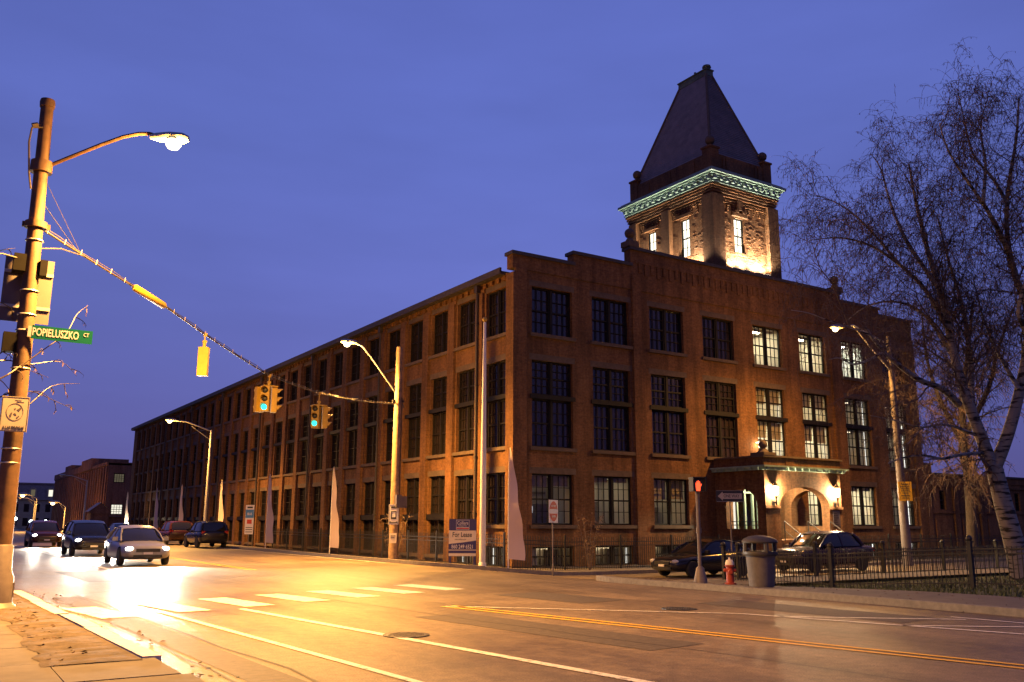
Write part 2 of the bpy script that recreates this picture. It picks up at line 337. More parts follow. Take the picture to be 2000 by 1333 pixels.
mb = MB(); sheet(mb, 16.6, 21, 18, 34, -.004, 8, 16); sheet(mb, 21, 130, 23.4, 29.6, -.004, 60, 6); sheet(mb, -60, 1.86, 22.4, 30, -.004, 10, 8)
struct('side_street', mb, 'asphalt', 'narrow side street entering between the mill and the fenced lawn')

def arc(cx, cy, r, a0, a1, n=8): return [(cx+r*math.cos(R(a0+(a1-a0)*i/n)), cy+r*math.sin(R(a0+(a1-a0)*i/n))) for i in range(n+1)]
def dense(pts, st=1.5):
    o = [pts[0]]
    for a, b in zip(pts, pts[1:]):
        n = max(1, int(math.dist(a, b)/st)) if math.dist(a, b) < 200 else 60
        o += [(a[0]+(b[0]-a[0])*i/n, a[1]+(b[1]-a[1])*i/n) for i in range(1, n+1)]
    return o
def ribbon(mb, pts, o0, o1, z0, z1, solid=True):
    """a band beside a path, from offset o0 to o1 to its right"""
    ring = []
    for i, p in enumerate(pts):
        a = pts[max(0, i-1)]; b = pts[min(len(pts)-1, i+1)]; dx, dy = b[0]-a[0], b[1]-a[1]; l = math.hypot(dx, dy); nx_, ny_ = dy/l, -dx/l
        q0 = (p[0]+nx_*o0, p[1]+ny_*o0); q1 = (p[0]+nx_*o1, p[1]+ny_*o1); g0 = gz(*p)
        ring.append([(*q0, g0+z0), (*q0, g0+z1), (*q1, gz(*q1)+z1 if not solid else g0+z1)])
    vs = [v for r_ in ring for v in r_]
    mb.add(vs, [(i*3+k, i*3+k+1, i*3+3+k+1, i*3+3+k) for i in range(len(ring)-1) for k in (0, 1)])
south = dense([(16.6, -30), (16.6, 19.9)]+arc(20.1, 19.9, 3.5, 180, 90)+[(130, 23.4)])
north = dense([(130, 29.6)]+arc(20.1, 33.1, 3.5, 270, 180)+[(16.6, 420)])
mb = MB(); ribbon(mb, south, 0, .16, -.1, .14); ribbon(mb, north, 0, .16, -.1, .14); struct('kerb', mb, 'kerbg', 'grey granite kerb along the far side of the street')
mb = MB(); ribbon(mb, south, .16, 2.6, .1, .142, False); ribbon(mb, north, .16, 3.4, .1, .142, False); struct('far_pavement', mb, 'concrete', 'concrete pavement along the far kerb')
mb = MB(); sheet(mb, 19.15, 70, -25, 20.8, .03, 50, 46); struct('lawn', mb, 'grass', 'corner lawn behind the low iron fence', 'lawn')
mb = MB()
for k in range(12000):
    x = 19.2+random.random()**1.4*24; y = 2+random.random()*19
    z = gz(x, y)+.03; a = random.random()*6.28; h = .05+random.random()*.09; l = .02; bx, by = math.cos(a)*l, math.sin(a)*l
    mb.add([(x-bx, y-by, z), (x+bx, y+by, z), (x+random.gauss(0, .04), y+random.gauss(0, .04), z+h)], [(0, 1, 2)])
tag(mb.build('grass', 'blade'), 'short winter grass on the fenced corner lawn', 'grass', kind='stuff')
# near side
mb = MB()
y = -4.0
while y < 22:
    mb.box(-3.2, 1.29, y, y+1.475, -.1, .127+.008*random.random()); y += 1.5
mb.box(.9, 1.30, 9.5, 10.8, -.1, .125)
struct('near_pavement', mb, 'concrete', 'concrete slab pavement in the near left corner', 'pavement')
mb = MB(); vs = []
for k in range(61):
    y = 10.7+11.6*k/60; xr = 2.2+(1.8-2.2)*k/60; xl = 1.27+random.gauss(0, .035)
    vs += [(xl-.04, y+random.gauss(0, .02), .135), (xl+.05, y, .142), ((xl+xr)/2, y, .148+random.gauss(0, .008)), (xr, y, .14)]
mb.add(vs, [(k*4+i, k*4+i+1, k*4+i+5, k*4+i+4) for k in range(60) for i in range(3)]); struct('verge', mb, 'verge', 'worn dirt strip between the slab pavement and the white kerb')
mb = MB()
def kx(y): return 1.78+.039*(22.1-y)
for y0, y1, o in ((10.85, 14.2, 0), (14.22, 16.3, .03), (16.5, 19.2, -.02), (19.25, 22.3, .01)):
    a, b = kx(y0)+o, kx(y1)+o
    mb.add([(a, y0, -.05), (a+.2, y0, -.05), (b+.2, y1, -.05), (b, y1, -.05), (a, y0, .15), (a+.2, y0, .15), (b+.2, y1, .15), (b, y1, .15)],
           [(0, 3, 2, 1), (4, 5, 6, 7), (0, 1, 5, 4), (1, 2, 6, 5), (2, 3, 7, 6), (3, 0, 4, 7)])
struct('white_kerb', mb, 'kerb', 'granite kerb stones coloured white for the light on them in the near left corner', 'kerb')
mb = MB(); mb.box(1.3, 2.34, 9.6, 10.82, -.1, .134); mb.box(1.3, 2.42, 3, 9.58, -.1, .128); struct('driveway_apron', mb, 'concrete', 'concrete apron at the end of the white kerb', 'pavement')
mb = MB()
for k in range(420):
    if k < 150: x = random.uniform(1.32, 1.75); y = random.uniform(11, 22); z = .14
    elif k < 260: y = random.uniform(6, 24); x = near_edge(y)+.25+abs(random.gauss(0, .3)); z = .004
    else: y = random.uniform(2, 20); x = random.uniform(16.4, 19.5); z = gz(x, y)+(.15 if x > 16.6 else .005)
    a = random.random()*6.28; l = random.uniform(.02, .06); c_, s_ = math.cos(a)*l, math.sin(a)*l; h = random.uniform(.004, .025)
    mb.add([(x-c_, y-s_, z), (x-s_*.5, y+c_*.5, z+h), (x+c_, y+s_, z+.004), (x+s_*.5, y-c_*.5, z+h*.4)], [(0, 1, 2, 3)])
tag(mb.build('leaf_litter', 'catkin'), 'small dead leaves scattered along the kerbs', 'leaves', kind='stuff')
# paint on the road
mb = MB()
strip(mb, (3.83, 17.67), (4.9, 2.0), .11); strip(mb, (5.24, 17.4), (7.2, 1.0), .15)
strip(mb, (12.7, 11.9), (15.6, 2.4), .12); strip(mb, (8.8, 15.93), (12.7, 11.9), .09)
strip(mb, (12.9, 11.2), (15.3, 9.2), .1); strip(mb, (13.5, 9.2), (15.6, 7.6), .1); strip(mb, (15.5, 9.6), (15.9, 3), .1)
strip(mb, (16.0, 34), (16.0, 200), .1, n=40); strip(mb, (5.6, 30), (5.3, 200), .12, n=40)
for x in (2.6, 3.95, 5.3, 6.65, 8.0, 9.35, 10.7):
    t = (x-3.65)/5.1; y = 18.35+t*1.75; strip(mb, (x+.1, y+1.15), (x+.45, y-1.1), .62, n=3)
struct('road_marking', mb, 'white', 'white lane lines and crosswalk bars on the asphalt', 'road marking')
mb = MB(); strip(mb, (8.72, 15.93), (11.7, .8), .1, n=24); strip(mb, (8.98, 15.98), (11.96, .85), .1, n=24); strip(mb, (9.6, 31), (9.2, 200), .1, n=40); strip(mb, (9.8, 31), (9.4, 200), .1, n=40)
struct('centre_line', mb, 'yellow', 'double yellow line down the street', 'road marking')
mb = MB()
def crack(pts, wd):
    for p, q in zip(pts, pts[1:]): strip(mb, p, q, wd, .006, 3)
def wob(p, q, n=16, a=.03): return [(p[0]+(q[0]-p[0])*i/n+random.gauss(0, a), p[1]+(q[1]-p[1])*i/n) for i in range(n+1)]
crack(wob((3.1, 22.6), (3.75, 6)), .035); crack(wob((2.55, 21.6), (3.0, 7)), .03); crack(wob((2.5, 21.6), (3.4, 21.9), 4), .03); crack(wob((3.1, 22.5), (5.4, 24.8), 8), .03)
crack(wob((7.4, 19), (9.2, 3), 20), .02)
struct('tar_seam', mb, 'tar', 'dark tar seams patching the asphalt', 'road repair')

mb = MB()
for p_, q_, wd in (((2.82, 22), (3.35, 6.5), .5), ((7.9, 14.5), (8.6, 9.2), 1.1), ((11.8, 18), (12.2, 15.2), 1.4), ((4.6, 27), (4.4, 33), 1.2), ((14.2, 14), (14.5, 9.5), 1.3)): strip(mb, p_, q_, wd, .004, 12)
struct('asphalt_patch', mb, 'patch', 'darker rectangles where the street was dug up and patched', 'road repair')
for k, (x, y, lb) in enumerate(((6.1, 12.2, 'round iron manhole cover in the lane left of the double yellow line'), (12.4, 13.2, 'round iron manhole cover beyond the double yellow line'))):
    t = thing('manhole_cover', lb, 'manhole cover', (x, y, 0)); mb = MB(); mb.lathe([(.34, .0), (.34, .012), (.3, .013)], (0, 0, 0), 24); mb.build('rim', 'black', t); mb = MB()
    for i in range(-4, 5):
        for j in range(-4, 5):
            if i*i+j*j < 17: mb.box(i*.065-.02, i*.065+.02, j*.065-.02, j*.065+.02, .012, .018)
    mb.lathe([(.29, .002), (.29, .014)], (0, 0, 0), 24); mb.build('cover_plate', 'iron', t)

# ---------------------------------------------------------------- brick mill
def wall(mb, O, U, N, u0, u1, z0, z1, ops, dep):
    """a wall sheet with openings (ua, ub, za, zb) and their reveals"""
    O = Vector(O); U = Vector(U); N = Vector(N)
    P = lambda u, z, d=0: O+U*u-N*d+Vector((0, 0, z))
    us = sorted({u0, u1, *[a for o in ops for a in o[:2]]}); zs = sorted({z0, z1, *[a for o in ops for a in o[2:]]})
    for i in range(len(us)-1):
        for j in range(len(zs)-1):
            cu = (us[i]+us[i+1])/2; cz = (zs[j]+zs[j+1])/2
            if any(a < cu < b and c < cz < d for a, b, c, d in ops): continue
            mb.quad(P(us[i], zs[j]), P(us[i+1], zs[j]), P(us[i+1], zs[j+1]), P(us[i], zs[j+1]))
    for a, b, c, d in ops:
        for p, q in (((a, c), (b, c)), ((b, c), (b, d)), ((b, d), (a, d)), ((a, d), (a, c))):
            mb.quad(P(*p), P(*q), P(*q, dep), P(*p, dep))
CX, FY, BX, BY = 21.83, 33.5, 52.4, 122.3
mill = thing('brick_mill', 'long three storey brick mill with stepped parapet, paned windows and steep slate roofed tower', 'building', (CX, FY, 0))
RW = 2.33
rcols = [22.81, 26.35, 30.05, 33.78, 37.65, 41.48, 45.3, 49.15]
rcols = [c-CX for c in rcols]
LW, LS = 1.86, 2.78
lbay = [.62+LS*i for i in range(32) if .62+LS*i+LW < BY-FY-.4]
TOP, DBL, GRD, BAS = (10.25, 12.5), (5.0, 9.0), (1.53, 3.8), (-.3, .57)
TALL = (.05, 3.93)
rops = []
for i, c in enumerate(rcols):
    for (a, b) in (TOP, DBL, GRD, BAS):
        if i == 4 and (a, b) == GRD: rops.append((35.35-CX, 35.35-CX+RW, .85, 3.8)); continue
        if i in (3, 4) and (a, b) in (BAS,): continue
        if i == 3 and (a, b) == GRD: continue
        rops.append((c, c+RW, a, b))
lops = []
for i, u in enumerate(lbay):
    for (a, b) in (TOP, DBL): lops.append((u, u+LW, a, b))
    if i < 2: lops += [(u, u+LW, 1.53, 3.85), (u, u+LW, -.3, .57)]
    else: lops.append((u, u+LW, *TALL))
mb = MB()
wall(mb, (0, 0, 0), (1, 0, 0), (0, -1, 0), 0, BX-CX, -.7, 13.2, rops, .3)
wall(mb, (0, 0, 0), (0, 1, 0), (-1, 0, 0), 0, BY-FY, -.7, 13.0, lops, .3)
W_, L_ = BX-CX, BY-FY
mb.quad((W_, 0, -.7), (W_, 20, -.7), (W_, 20, 13.2), (W_, 0, 13.2)); mb.quad((W_, 20, -.7), (18, 20, -.7), (18, 20, 13), (W_, 20, 13))
mb.quad((18, 20, -.7), (18, L_, -.7), (18, L_, 13), (18, 20, 13)); mb.quad((0, L_, -.7), (18, L_, -.7), (18, L_, 13), (0, L_, 13))
# pilasters on the long side, corner strips and flat strips on the short side
for i in range(len(lbay)+1):
    u = lbay[i]-LS+LW if i < len(lbay) else lbay[-1]+LW
    if i == 0: mb.box(-.14, .0, -.14, .5, -.7, 13.0); continue
    mb.box(-.15, .0, u+.14, u+LS-LW-.14, -.7, 12.55); mb.box(-.09, .0, u+.06, u+LS-LW-.06, 12.55, 12.75)
mb.box(0, .62, -.14, 0, -.7, 13.2)
for x0, x1 in ((7.03, 7.6), (22.3, 23.2)): mb.box(x0, x1, -.13, 0, -.7, 14.0)
mb.box(W_-.7, W_+.02, -.13, 0, -.7, 13.2)
for i in range(150): mb.box(-.12, 0, .6+i*.58, .84+i*.58, 12.76, 12.96)
wallo = mb.build('wall', 'brick', mill)
# parapet
mb = MB()
steps = [(-.14, 3.37, 13.85), (3.37, 7.0, 14.42), (7.0, 23.6, 15.3), (23.6, 27.3, 14.82), (27.3, W_+.02, 14.4)]
for a, b, z in steps: mb.box(a, b, -.06, .42, 13.2, z)
for k in range(38): mb.box(7.5+k*.42, 7.72+k*.42, -.11, -.06, 14.0 if k % 2 else 14.15, 14.62)
mb.box(7.3, 23.3, -.12, -.06, 14.62, 14.78)
mb.box(-.13, -.0, .42, L_, 12.96, 13.06)
parapet = mb.build('parapet', 'brick', mill)
mb = MB()
for a, b, z in steps: mb.box(a-.08, b+.06, -.17, .52, z, z+.16)
mb.box(-.42, .5, .55, L_+.1, 13.06, 13.14); mb.box(-.36, -.14, .55, L_+.1, 12.97, 13.06); mb.box(-.46, -.36, .55, L_+.1, 13.0, 13.3)
mb.build('coping', 'coping', parapet)
for u in (7.15, 23.4):
    mb = MB(); mb.box(u-.33, u+.33, -.2, .46, 15.46, 15.75); mb.lathe([(.26, 15.75), (.18, 15.9), (.1, 15.98)], (u, .13, 0)); mb.ball((u, .13, 16.22), .27); mb.build('finial', 'stone', parapet, True)
mb = MB(); mb.quad((0, .3, 12.8), (W_, .3, 12.8), (W_, 20, 12.8), (0, 20, 12.8)); mb.quad((0, 20, 12.8), (18, 20, 12.8), (18, L_, 12.8), (0, L_, 12.8)); mb.build('roof', 'coping', mill)
for k, u in enumerate((2.95, 14.1, 25.2, 36.3, 47.4, 58.5, 69.7)):
    mb = MB(); mb.tube([(-.24, u, 12.9), (-.24, u, -.4)], .06, 8); mb.box(-.34, -.15, u-.12, u+.12, 12.6, 12.95)
    for z in (2, 4.6, 8, 11): mb.box(-.31, -.15, u-.09, u+.09, z, z+.07)
    mb.build('downpipe', 'coping', mill)

# windows: frame mesh > pane, sill, lintel (> room behind the glass where it is lit)
def lattice(mb, x0, x1, z0, z1, nc, nr, y=0, mid=True, fr=.07, mt=.026):
    mb.box(x0, x1, y-.05, y+.05, z0, z0+fr); mb.box(x0, x1, y-.05, y+.05, z1-fr, z1)
    mb.box(x0, x0+fr, y-.05, y+.05, z0+fr, z1-fr); mb.box(x1-fr, x1, y-.05, y+.05, z0+fr, z1-fr)
    a, b, c, d = x0+fr, x1-fr, z0+fr, z1-fr
    zz = [c+(d-c)*k/nr for k in range(1, nr)]
    for k, z in enumerate(zz):
        h = .035 if (mid and k+1 == nr//2) else mt/2
        mb.box(a, b, y-(.04 if h > .02 else .018), y+.03, z-h, z+h)
    for k in range(1, nc):
        x = a+(b-a)*k/nc; e = [c]+[z for z in zz]+[d]
        for z0_, z1_ in zip(e, e[1:]): mb.box(x-mt/2, x+mt/2, y-.017, y+.028, z0_+.014, z1_-.014)
def win_frame(W, H, nc, nr, split=None):
    mb = MB(); segs = [(0, H)] if not split else [(0, split[0]), (split[1], H)]
    for a, b in segs:
        lattice(mb, .0, W/2-.05, a, b, nc, nr); lattice(mb, W/2+.05, W, a, b, nc, nr); mb.box(W/2-.05, W/2+.05, -.09, .05, a, b)
    if split: mb.box(-.12, W+.12, -.26, .05, split[0], split[1])
    return mb
def win_pane(W, H, segs):
    mb = MB()
    for a, b in segs: mb.box(.05, W-.05, .055, .065, a+.05, b-.05)
    return mb
def win_sill(W): mb = MB(); mb.box(-.14, W+.14, -.34, .0, -.16, -.002); return mb
def win_lint(W, H, h=.28): mb = MB(); mb.box(-.14, W+.14, -.212, -.186, H+.002, H+h); return mb
def make_win(kind, W, H, nc, nr, split=None, glass='glassd', sill=True, lint=True):
    f = win_frame(W, H, nc, nr, split).build('window', 'frame', mill)
    segs = [(0, H)] if not split else [(0, split[0]), (split[1], H)]
    win_pane(W, H, segs).build('pane', glass, f)
    if sill: win_sill(W).build('sill', 'stone', f)
    if lint: win_lint(W, H).build('lintel', 'stone', f)
    return f
def room(f, W, H, lo, mat, dep=2.6, blind=0, strip=None, table=False, bl='blind'):
    """a furnished room behind the glass lit by its own ceiling lamps, with roller blinds and a bright tube lamp"""
    mb = MB(); e = .35; rg = random.Random(int(W*100+lo*10+dep*7+len(f.name)*3+ord(f.name[-1])))
    a, b, c, d = -e, W+e, lo-.15, H+.04
    mb.quad((a, dep, c), (b, dep, c), (b, dep, d), (a, dep, d)); mb.quad((a, .4, c), (a, dep, c), (a, dep, d), (a, .4, d)); mb.quad((b, .4, c), (b, dep, c), (b, dep, d), (b, .4, d))
    mb.quad((a, .4, d), (b, .4, d), (b, dep, d), (a, dep, d)); mb.mi = 1; mb.quad((a, .4, c), (b, .4, c), (b, dep, c), (a, dep, c))
    x = W*rg.uniform(.5, .7); mb.box(x, x+.8, dep-.5, dep-.02, c, c+rg.uniform(.9, 1.4)); mb.box(W*.1, W*.1+.6, dep-.06, dep-.01, c+(d-c)*.5, c+(d-c)*.72)
    if table: mb.box(W*.55, W*.85, dep-1.2, dep-.6, c, lo+(H-lo)*.42); mb.box(a+.05, b-.05, dep-.1, dep-.03, lo+(H-lo)*.64, lo+(H-lo)*.69)
    for k in range(3): mb.box(a, b, .7+.7*k, .8+.7*k, d-.12, d-.003)
    mb.build('room_interior', ['room_wall', 'blindd'], f)
    mb = MB()
    for k in (0, 1): mb.box(W*.15, W*.85, 1.05+.7*k, 1.2+.7*k, d-.1, d-.06)
    mb.build('ceiling_lamp', mat, f)
    if blind:
        mb = MB(); mb.box(.07, W/2-.09, .16, .165, H-(H-lo)*blind, H-.06); mb.box(W/2+.09, W-.07, .16, .165, H-(H-lo)*blind*rg.uniform(.9, 1.1), H-.06); mb.build('blind', bl, f)
    if strip:
        mb = MB(); u = .1 if strip < 0 else W-.16
        mb.box(u, u+.06, .2, .24, lo+.08, lo+(H-lo)*abs(strip)); mb.build('tube_lamp', 'r_strip', f)
YR = .21
proto = {}
def place(f, loc, rz=0): f.location = loc; f.rotation_euler = (0, 0, rz)
SPL = (2.2, 2.4)
# short side, window by window
lit_top = {4: ('r_mid', 0, None, True), 5: ('r_bright', 0, None, False), 6: ('r_cool', 0, None, False)}
for i, u in enumerate(rcols):
    if i in lit_top:
        m_, bl, st, tb = lit_top[i]; f = make_win('t', RW, 2.25, 3, 4, glass='glass'); room(f, RW, 2.25, 0, 'r_bright' if i < 6 else 'r_cool', blind=0, table=tb)
        f['label'] = ['window glowing cream with a cabinet showing inside', 'brightly lit cream window', 'brightest window with cool white light'][i-4]
    elif 'top' not in proto: f = proto['top'] = make_win('t', RW, 2.25, 3, 4)
    else: f = copy_tree(proto['top'])
    place(f, (u, YR, 10.25))
    if i in (4, 5, 6, 7):
        f = make_win('d', RW, 4.0, 3, 4, SPL, 'glass')
        if i == 4: room(f, RW, 2.2, 0, 'r_bright', blind=.42, strip=1.0, table=True); room(f, RW, 4.0, 2.4, 'r_mid', blind=.55, strip=.9)
        if i == 5: room(f, RW, 2.2, 0, 'r_bright', blind=.42, strip=.5); room(f, RW, 4.0, 2.4, 'r_mid', blind=.5)
        if i == 6: room(f, RW, 2.2, 0, 'r_dim', strip=.95); room(f, RW, 4.0, 2.4, 'r_dim', strip=.95, table=True)
        if i == 7: room(f, RW, 2.2, 0, 'r_dim', strip=.95); room(f, RW, 4.0, 2.4, 'r_dim', strip=.2)
        f['label'] = 'tall window with lit rooms behind half drawn blinds' if i < 6 else 'tall dim window with a bright lamp tube at its right edge'
    elif 'dbl' not in proto: f = proto['dbl'] = make_win('d', RW, 4.0, 3, 4, SPL)
    else: f = copy_tree(proto['dbl'])
    place(f, (u, YR, 5.0))
    if i == 4: pass
    elif i == 3: pass
    else:
        f = make_win('g', RW, 2.27, 3, 4, None, 'glass')
        if i == 0: room(f, RW, 2.27, 0, 'r_faint', blind=.25, table=True, bl='blindd'); f['label'] = 'dark window with a screen and a lit doorway inside'
        if i == 1: room(f, RW, 2.27, 0, 'r_dim', blind=.12, strip=-.66)
        if i == 2: room(f, RW, 2.27, 0, 'r_dim', blind=.45, strip=-.48)
        if i == 5: room(f, RW, 2.27, 0, 'r_bright', blind=.0)
        if i == 6: room(f, RW, 2.27, 0, 'r_bright', blind=.12, table=False); 
        if i == 7: room(f, RW, 2.27, 0, 'r_dim', strip=.9)
        if i == 0:
            mb = MB(); mb.box(.5, 1.0, 1.2, 1.24, .55, .85); mb.build('desk_screen', 'e_screen', f); mb = MB(); mb.box(1.75, 2.1, 1.9, 1.95, .05, .75); mb.build('lit_doorway', 'e_lit', f); mb = MB(); mb.box(.1, 1.0, 1.6, 1.62, 1.15, 1.6); mb.build('wall_glow', 'e_dimpane', f)
        place(f, (u, YR, 1.53))
    if i not in (3, 4):
        f = make_win('b', RW, .87, 4, 2, None, 'glass', lint=False); room(f, RW, .87, -.1, 'r_dim' if i < 3 else 'r_faint', dep=1.2, strip=(.9 if i in (1, 2, 6, 7) else None)); place(f, (u, YR, -.3)); f['label'] = 'low basement window behind the railings'
# long side
nd = 19
q = R(-90)
for i, u in enumerate(lbay[:nd]):
    for key, a, H, sp, nr in (('lt', TOP[0], 2.25, None, 4), ('ld', 5.0, 4.0, SPL, 4)):
        if key not in proto: f = proto[key] = make_win(key, LW, H, 3, nr, sp)
        else: f = copy_tree(proto[key])
        place(f, (YR, u+LW, a), q)
    if i < 2:
        f = make_win('lg', LW, 2.32, 3, 4); place(f, (YR, u+LW, 1.53), q)
        f = make_win('lb', LW, .87, 3, 2, None, 'glass', lint=False); room(f, LW, .87, -.1, 'r_dim', dep=1.2, strip=-.9); place(f, (YR, u+LW, -.3), q)
    else:
        if 'ltall' not in proto: f = proto['ltall'] = make_win('ltall', LW, 3.88, 3, 4, (1.7, 1.98))
        else: f = copy_tree(proto['ltall'])
        place(f, (YR, u+LW, .05), q)
mb = MB()
Mq = Matrix.Rotation(q, 4, 'Z')
for u in lbay[nd:]:
    for a, H, sp in ((TOP[0], 2.25, None), (5.0, 4.0, SPL), (.05, 3.88, (1.7, 1.98))):
        segs = [(0, H)] if not sp else [(0, sp[0]), (sp[1], H)]
        for src, mi in ((win_frame(LW, H, 2, 4, sp), 0), (win_pane(LW, H, segs), 1), (win_sill(LW), 2), (win_lint(LW, H), 2)):
            mb.mi = mi; mb.add([Mq @ Vector(v)+Vector((YR, u+LW, a)) for v in src.v], src.f)
tag(mb.build('distant_window', ['frame', 'glassd', 'stone'], mill), kind='stuff')

# tower
TX, TY = 37.24-CX, 35.7-FY; TW, TD = 5.08, 7.15; TZ = 21.4
mb = MB()
tl = lambda x0, x1, y0, y1, z0, z1: mb.box(TX+x0, TX+x1, TY+y0, TY+y1, z0, z1)
wop = [(1.72, 2.56, 17.45, 19.65)]
wall(mb, (TX, TY, 0), (1, 0, 0), (0, -1, 0), 0, TW, 12.8, TZ, wop, .25)
lop = [(2.0, 2.76, 17.45, 19.9), (5.0, 5.76, 17.45, 19.9)]
wall(mb, (TX, TY, 0), (0, 1, 0), (-1, 0, 0), 0, TD, 12.8, TZ, lop, .25)
mb.quad((TX+TW, TY, 12.8), (TX+TW, TY+TD, 12.8), (TX+TW, TY+TD, TZ), (TX+TW, TY, TZ)); mb.quad((TX, TY+TD, 12.8), (TX+TW, TY+TD, 12.8), (TX+TW, TY+TD, TZ), (TX, TY+TD, TZ))
P_ = .3
tl(-P_, .62, -P_, 0, 12.8, 20.75); tl(TW-.62, TW+P_, -P_, 0, 12.8, 20.75); tl(-P_, 0, 0, .62, 12.8, 20.75)           # corner piers
tl(-P_, 0, TD-.62, TD+.1, 12.8, 20.75); tl(-P_, 0, 3.45, 4.15, 12.8, 20.75)
for k in range(4):                                                                     # corbelled courses under the cornice
    o = P_-.1+.05*k; tl(-o, TW+o, -o, 0, 20.75+.17*k, 20.75+.17*k+.1); tl(-o, 0, 0, TD+o, 20.75+.17*k, 20.75+.17*k+.1)
tl(-P_+.16, TW+P_-.16, -P_+.16, 0, 20.85, 21.42); tl(-P_+.16, 0, 0, TD, 20.85, 21.42)
for k in range(5):                                                                     # corbel table at the panel heads
    for j in range(17):
        if j % 2 == 0 or k > 2: tl(.66+j*.226, .66+j*.226+.2, -.05-.022*k, 0, 20.0+.14*k, 20.0+.14*k+.08)
    for j in range(24):
        y_ = .66+j*.25
        if 3.3 < y_ < 4.16 or y_+.2 > TD-.64: continue
        if j % 2 == 0 or k > 2: tl(-.05-.022*k, 0, y_, y_+.2, 20.0+.14*k, 20.0+.14*k+.08)
random.seed(3)
for k in range(190):                                                                   # rough projecting bricks
    z = 16.7+random.random()*3.1; z = 16.7+round((z-16.7)/.12)*.12; x = .66+random.random()*3.5
    if not (1.35 < x < 2.6 and z > 17.2): tl(x, x+.25, -random.uniform(.008, .028), 0, z, z+.07)
    y_ = .7+random.random()*5.5
    if not (1.7 < y_ < 2.85 or 3.2 < y_ < 4.2 or 4.7 < y_ < 5.85): tl(-random.uniform(.008, .028), 0, y_, y_+.25, z, z+.07)
tl(1.5, 2.8, -.16, 0, 19.72, 19.95); tl(1.75, 2.0, -.2, -.0, 19.95, 20.1); tl(2.3, 2.55, -.2, -.0, 19.95, 20.1)          # window heads
tl(-.16, 0, 1.75, 3.0, 19.97, 20.15); tl(-.16, 0, 4.75, 6.0, 19.97, 20.15)
tl(1.9, 2.4, -.18, -.0, 20.1, 20.7)
tl(1.6, 2.7, -.12, 0, 17.3, 17.45); tl(-.12, 0, 1.9, 2.86, 17.3, 17.45); tl(-.12, 0, 4.9, 5.86, 17.3, 17.45)
# attic above the cornice with corner pedestals
tl(-.05, TW+.05, -.05, TD+.05, 22.23, 23.45)
for x, y_ in ((-.1, -.1), (TW-.6, -.1), (-.1, TD-.6), (TW-.6, TD-.6)):
    tl(x, x+.7, y_, y_+.7, 22.23, 23.75); tl(x-.06, x+.76, y_-.06, y_+.76, 23.75, 23.87)
for x in (.9, 1.2, 3.7, 4.0): tl(x, x+.2, -.1, -.05, 22.55, 23.3)
for y_ in (1.3, 3.4, 5.4): tl(-.1, -.05, y_, y_+.2, 22.55, 23.3)
tower = mb.build('tower', 'brick', mill)
mb = MB()
for k, (o, z0, z1) in enumerate(((.4, 21.42, 21.5), (.46, 21.74, 21.86), (.58, 21.86, 21.96), (.7, 21.96, 22.12), (.55, 22.12, 22.24))):
    tl(-o, TW+o, -o, TD+o, z0, z1)
tl(-.36, TW+.36, -.36, TD+.36, 21.5, 21.74)
for j in range(12):
    x = -.3+j*(TW+.6-.2)/11; tl(x, x+.2, -.56, -.37, 21.56, 21.739)
for j in range(15):
    y_ = -.3+j*(TD+.6-.2)/14; tl(-.56, -.37, y_, y_+.2, 21.56, 21.739)
mb.build('cornice', 'copper', tower)
mb = MB(); z0, z1 = 23.4, 30.25; rx, r0, r1 = 39.78-CX, 38.0-FY, 40.4-FY
a = [(TX+.1, TY+.1), (TX+TW-.1, TY+.1), (TX+TW-.1, TY+TD-.1), (TX+.1, TY+TD-.1)]; b = [(rx-.22, r0), (rx+.22, r0), (rx+.22, r1), (rx-.22, r1)]
def rp(i, t): return (a[i][0]+(b[i][0]-a[i][0])*t, a[i][1]+(b[i][1]-a[i][1])*t, z0+(z1-z0)*t)
NR = 46
for k in range(NR):       # overlapping slate courses
    for i in range(4):
        j = (i+1) % 4; t0, t1 = k/NR, (k+1)/NR; c0 = Vector(((a[0][0]+a[2][0])/2, (a[0][1]+a[2][1])/2, 0))
        def off(p, e): d = Vector((p[0]-c0.x, p[1]-c0.y, 0)); return (p[0]+d.x/max(.3, d.length)*e, p[1]+d.y/max(.3, d.length)*e, p[2])
        p0, p1 = off(rp(i, t0), .05), off(rp(j, t0), .05)
        mb.quad(p0, p1, rp(j, t1), rp(i, t1)); mb.quad(rp(i, t0), rp(j, t0), p1, p0)
roof = mb.build('tower_roof', 'slate', tower)
mb = MB()
for i in range(4): mb.tube([Vector(rp(i, 0)), Vector(rp(i, 1))], .1, 6)
mb.build('hip_ridge', 'stone', tower)
mb = MB(); mb.box(rx-.3, rx+.3, r0-.1, r1+.1, 30.1, 30.5); mb.box(rx-.36, rx+.36, r0-.15, r1+.15, 30.5, 30.57)
mb.lathe([(.18, 30.57), (.24, 30.7), (.3, 30.77), (.26, 30.9), (.1, 30.98)], (rx, r0+.15, 0), 10); mb.lathe([(.08, 30.57), (.08, 30.9)], (rx, (r0+r1)/2, 0), 8); mb.lathe([(.1, 30.57), (.14, 30.68), (.08, 30.78)], (rx, r1-.15, 0), 8)
mb.build('ridge_crest', 'dcopper', tower)
for x, y_ in ((.25, .25), (TW-.25, .25), (.25, TD-.25), (TW-.25, TD-.25)):
    mb = MB(); mb.lathe([(.3, 23.87), (.2, 23.98), (.12, 24.06)], (TX+x, TY+y_, 0)); mb.ball((TX+x, TY+y_, 24.33), .3); mb.build('finial', 'stone', tower, True)
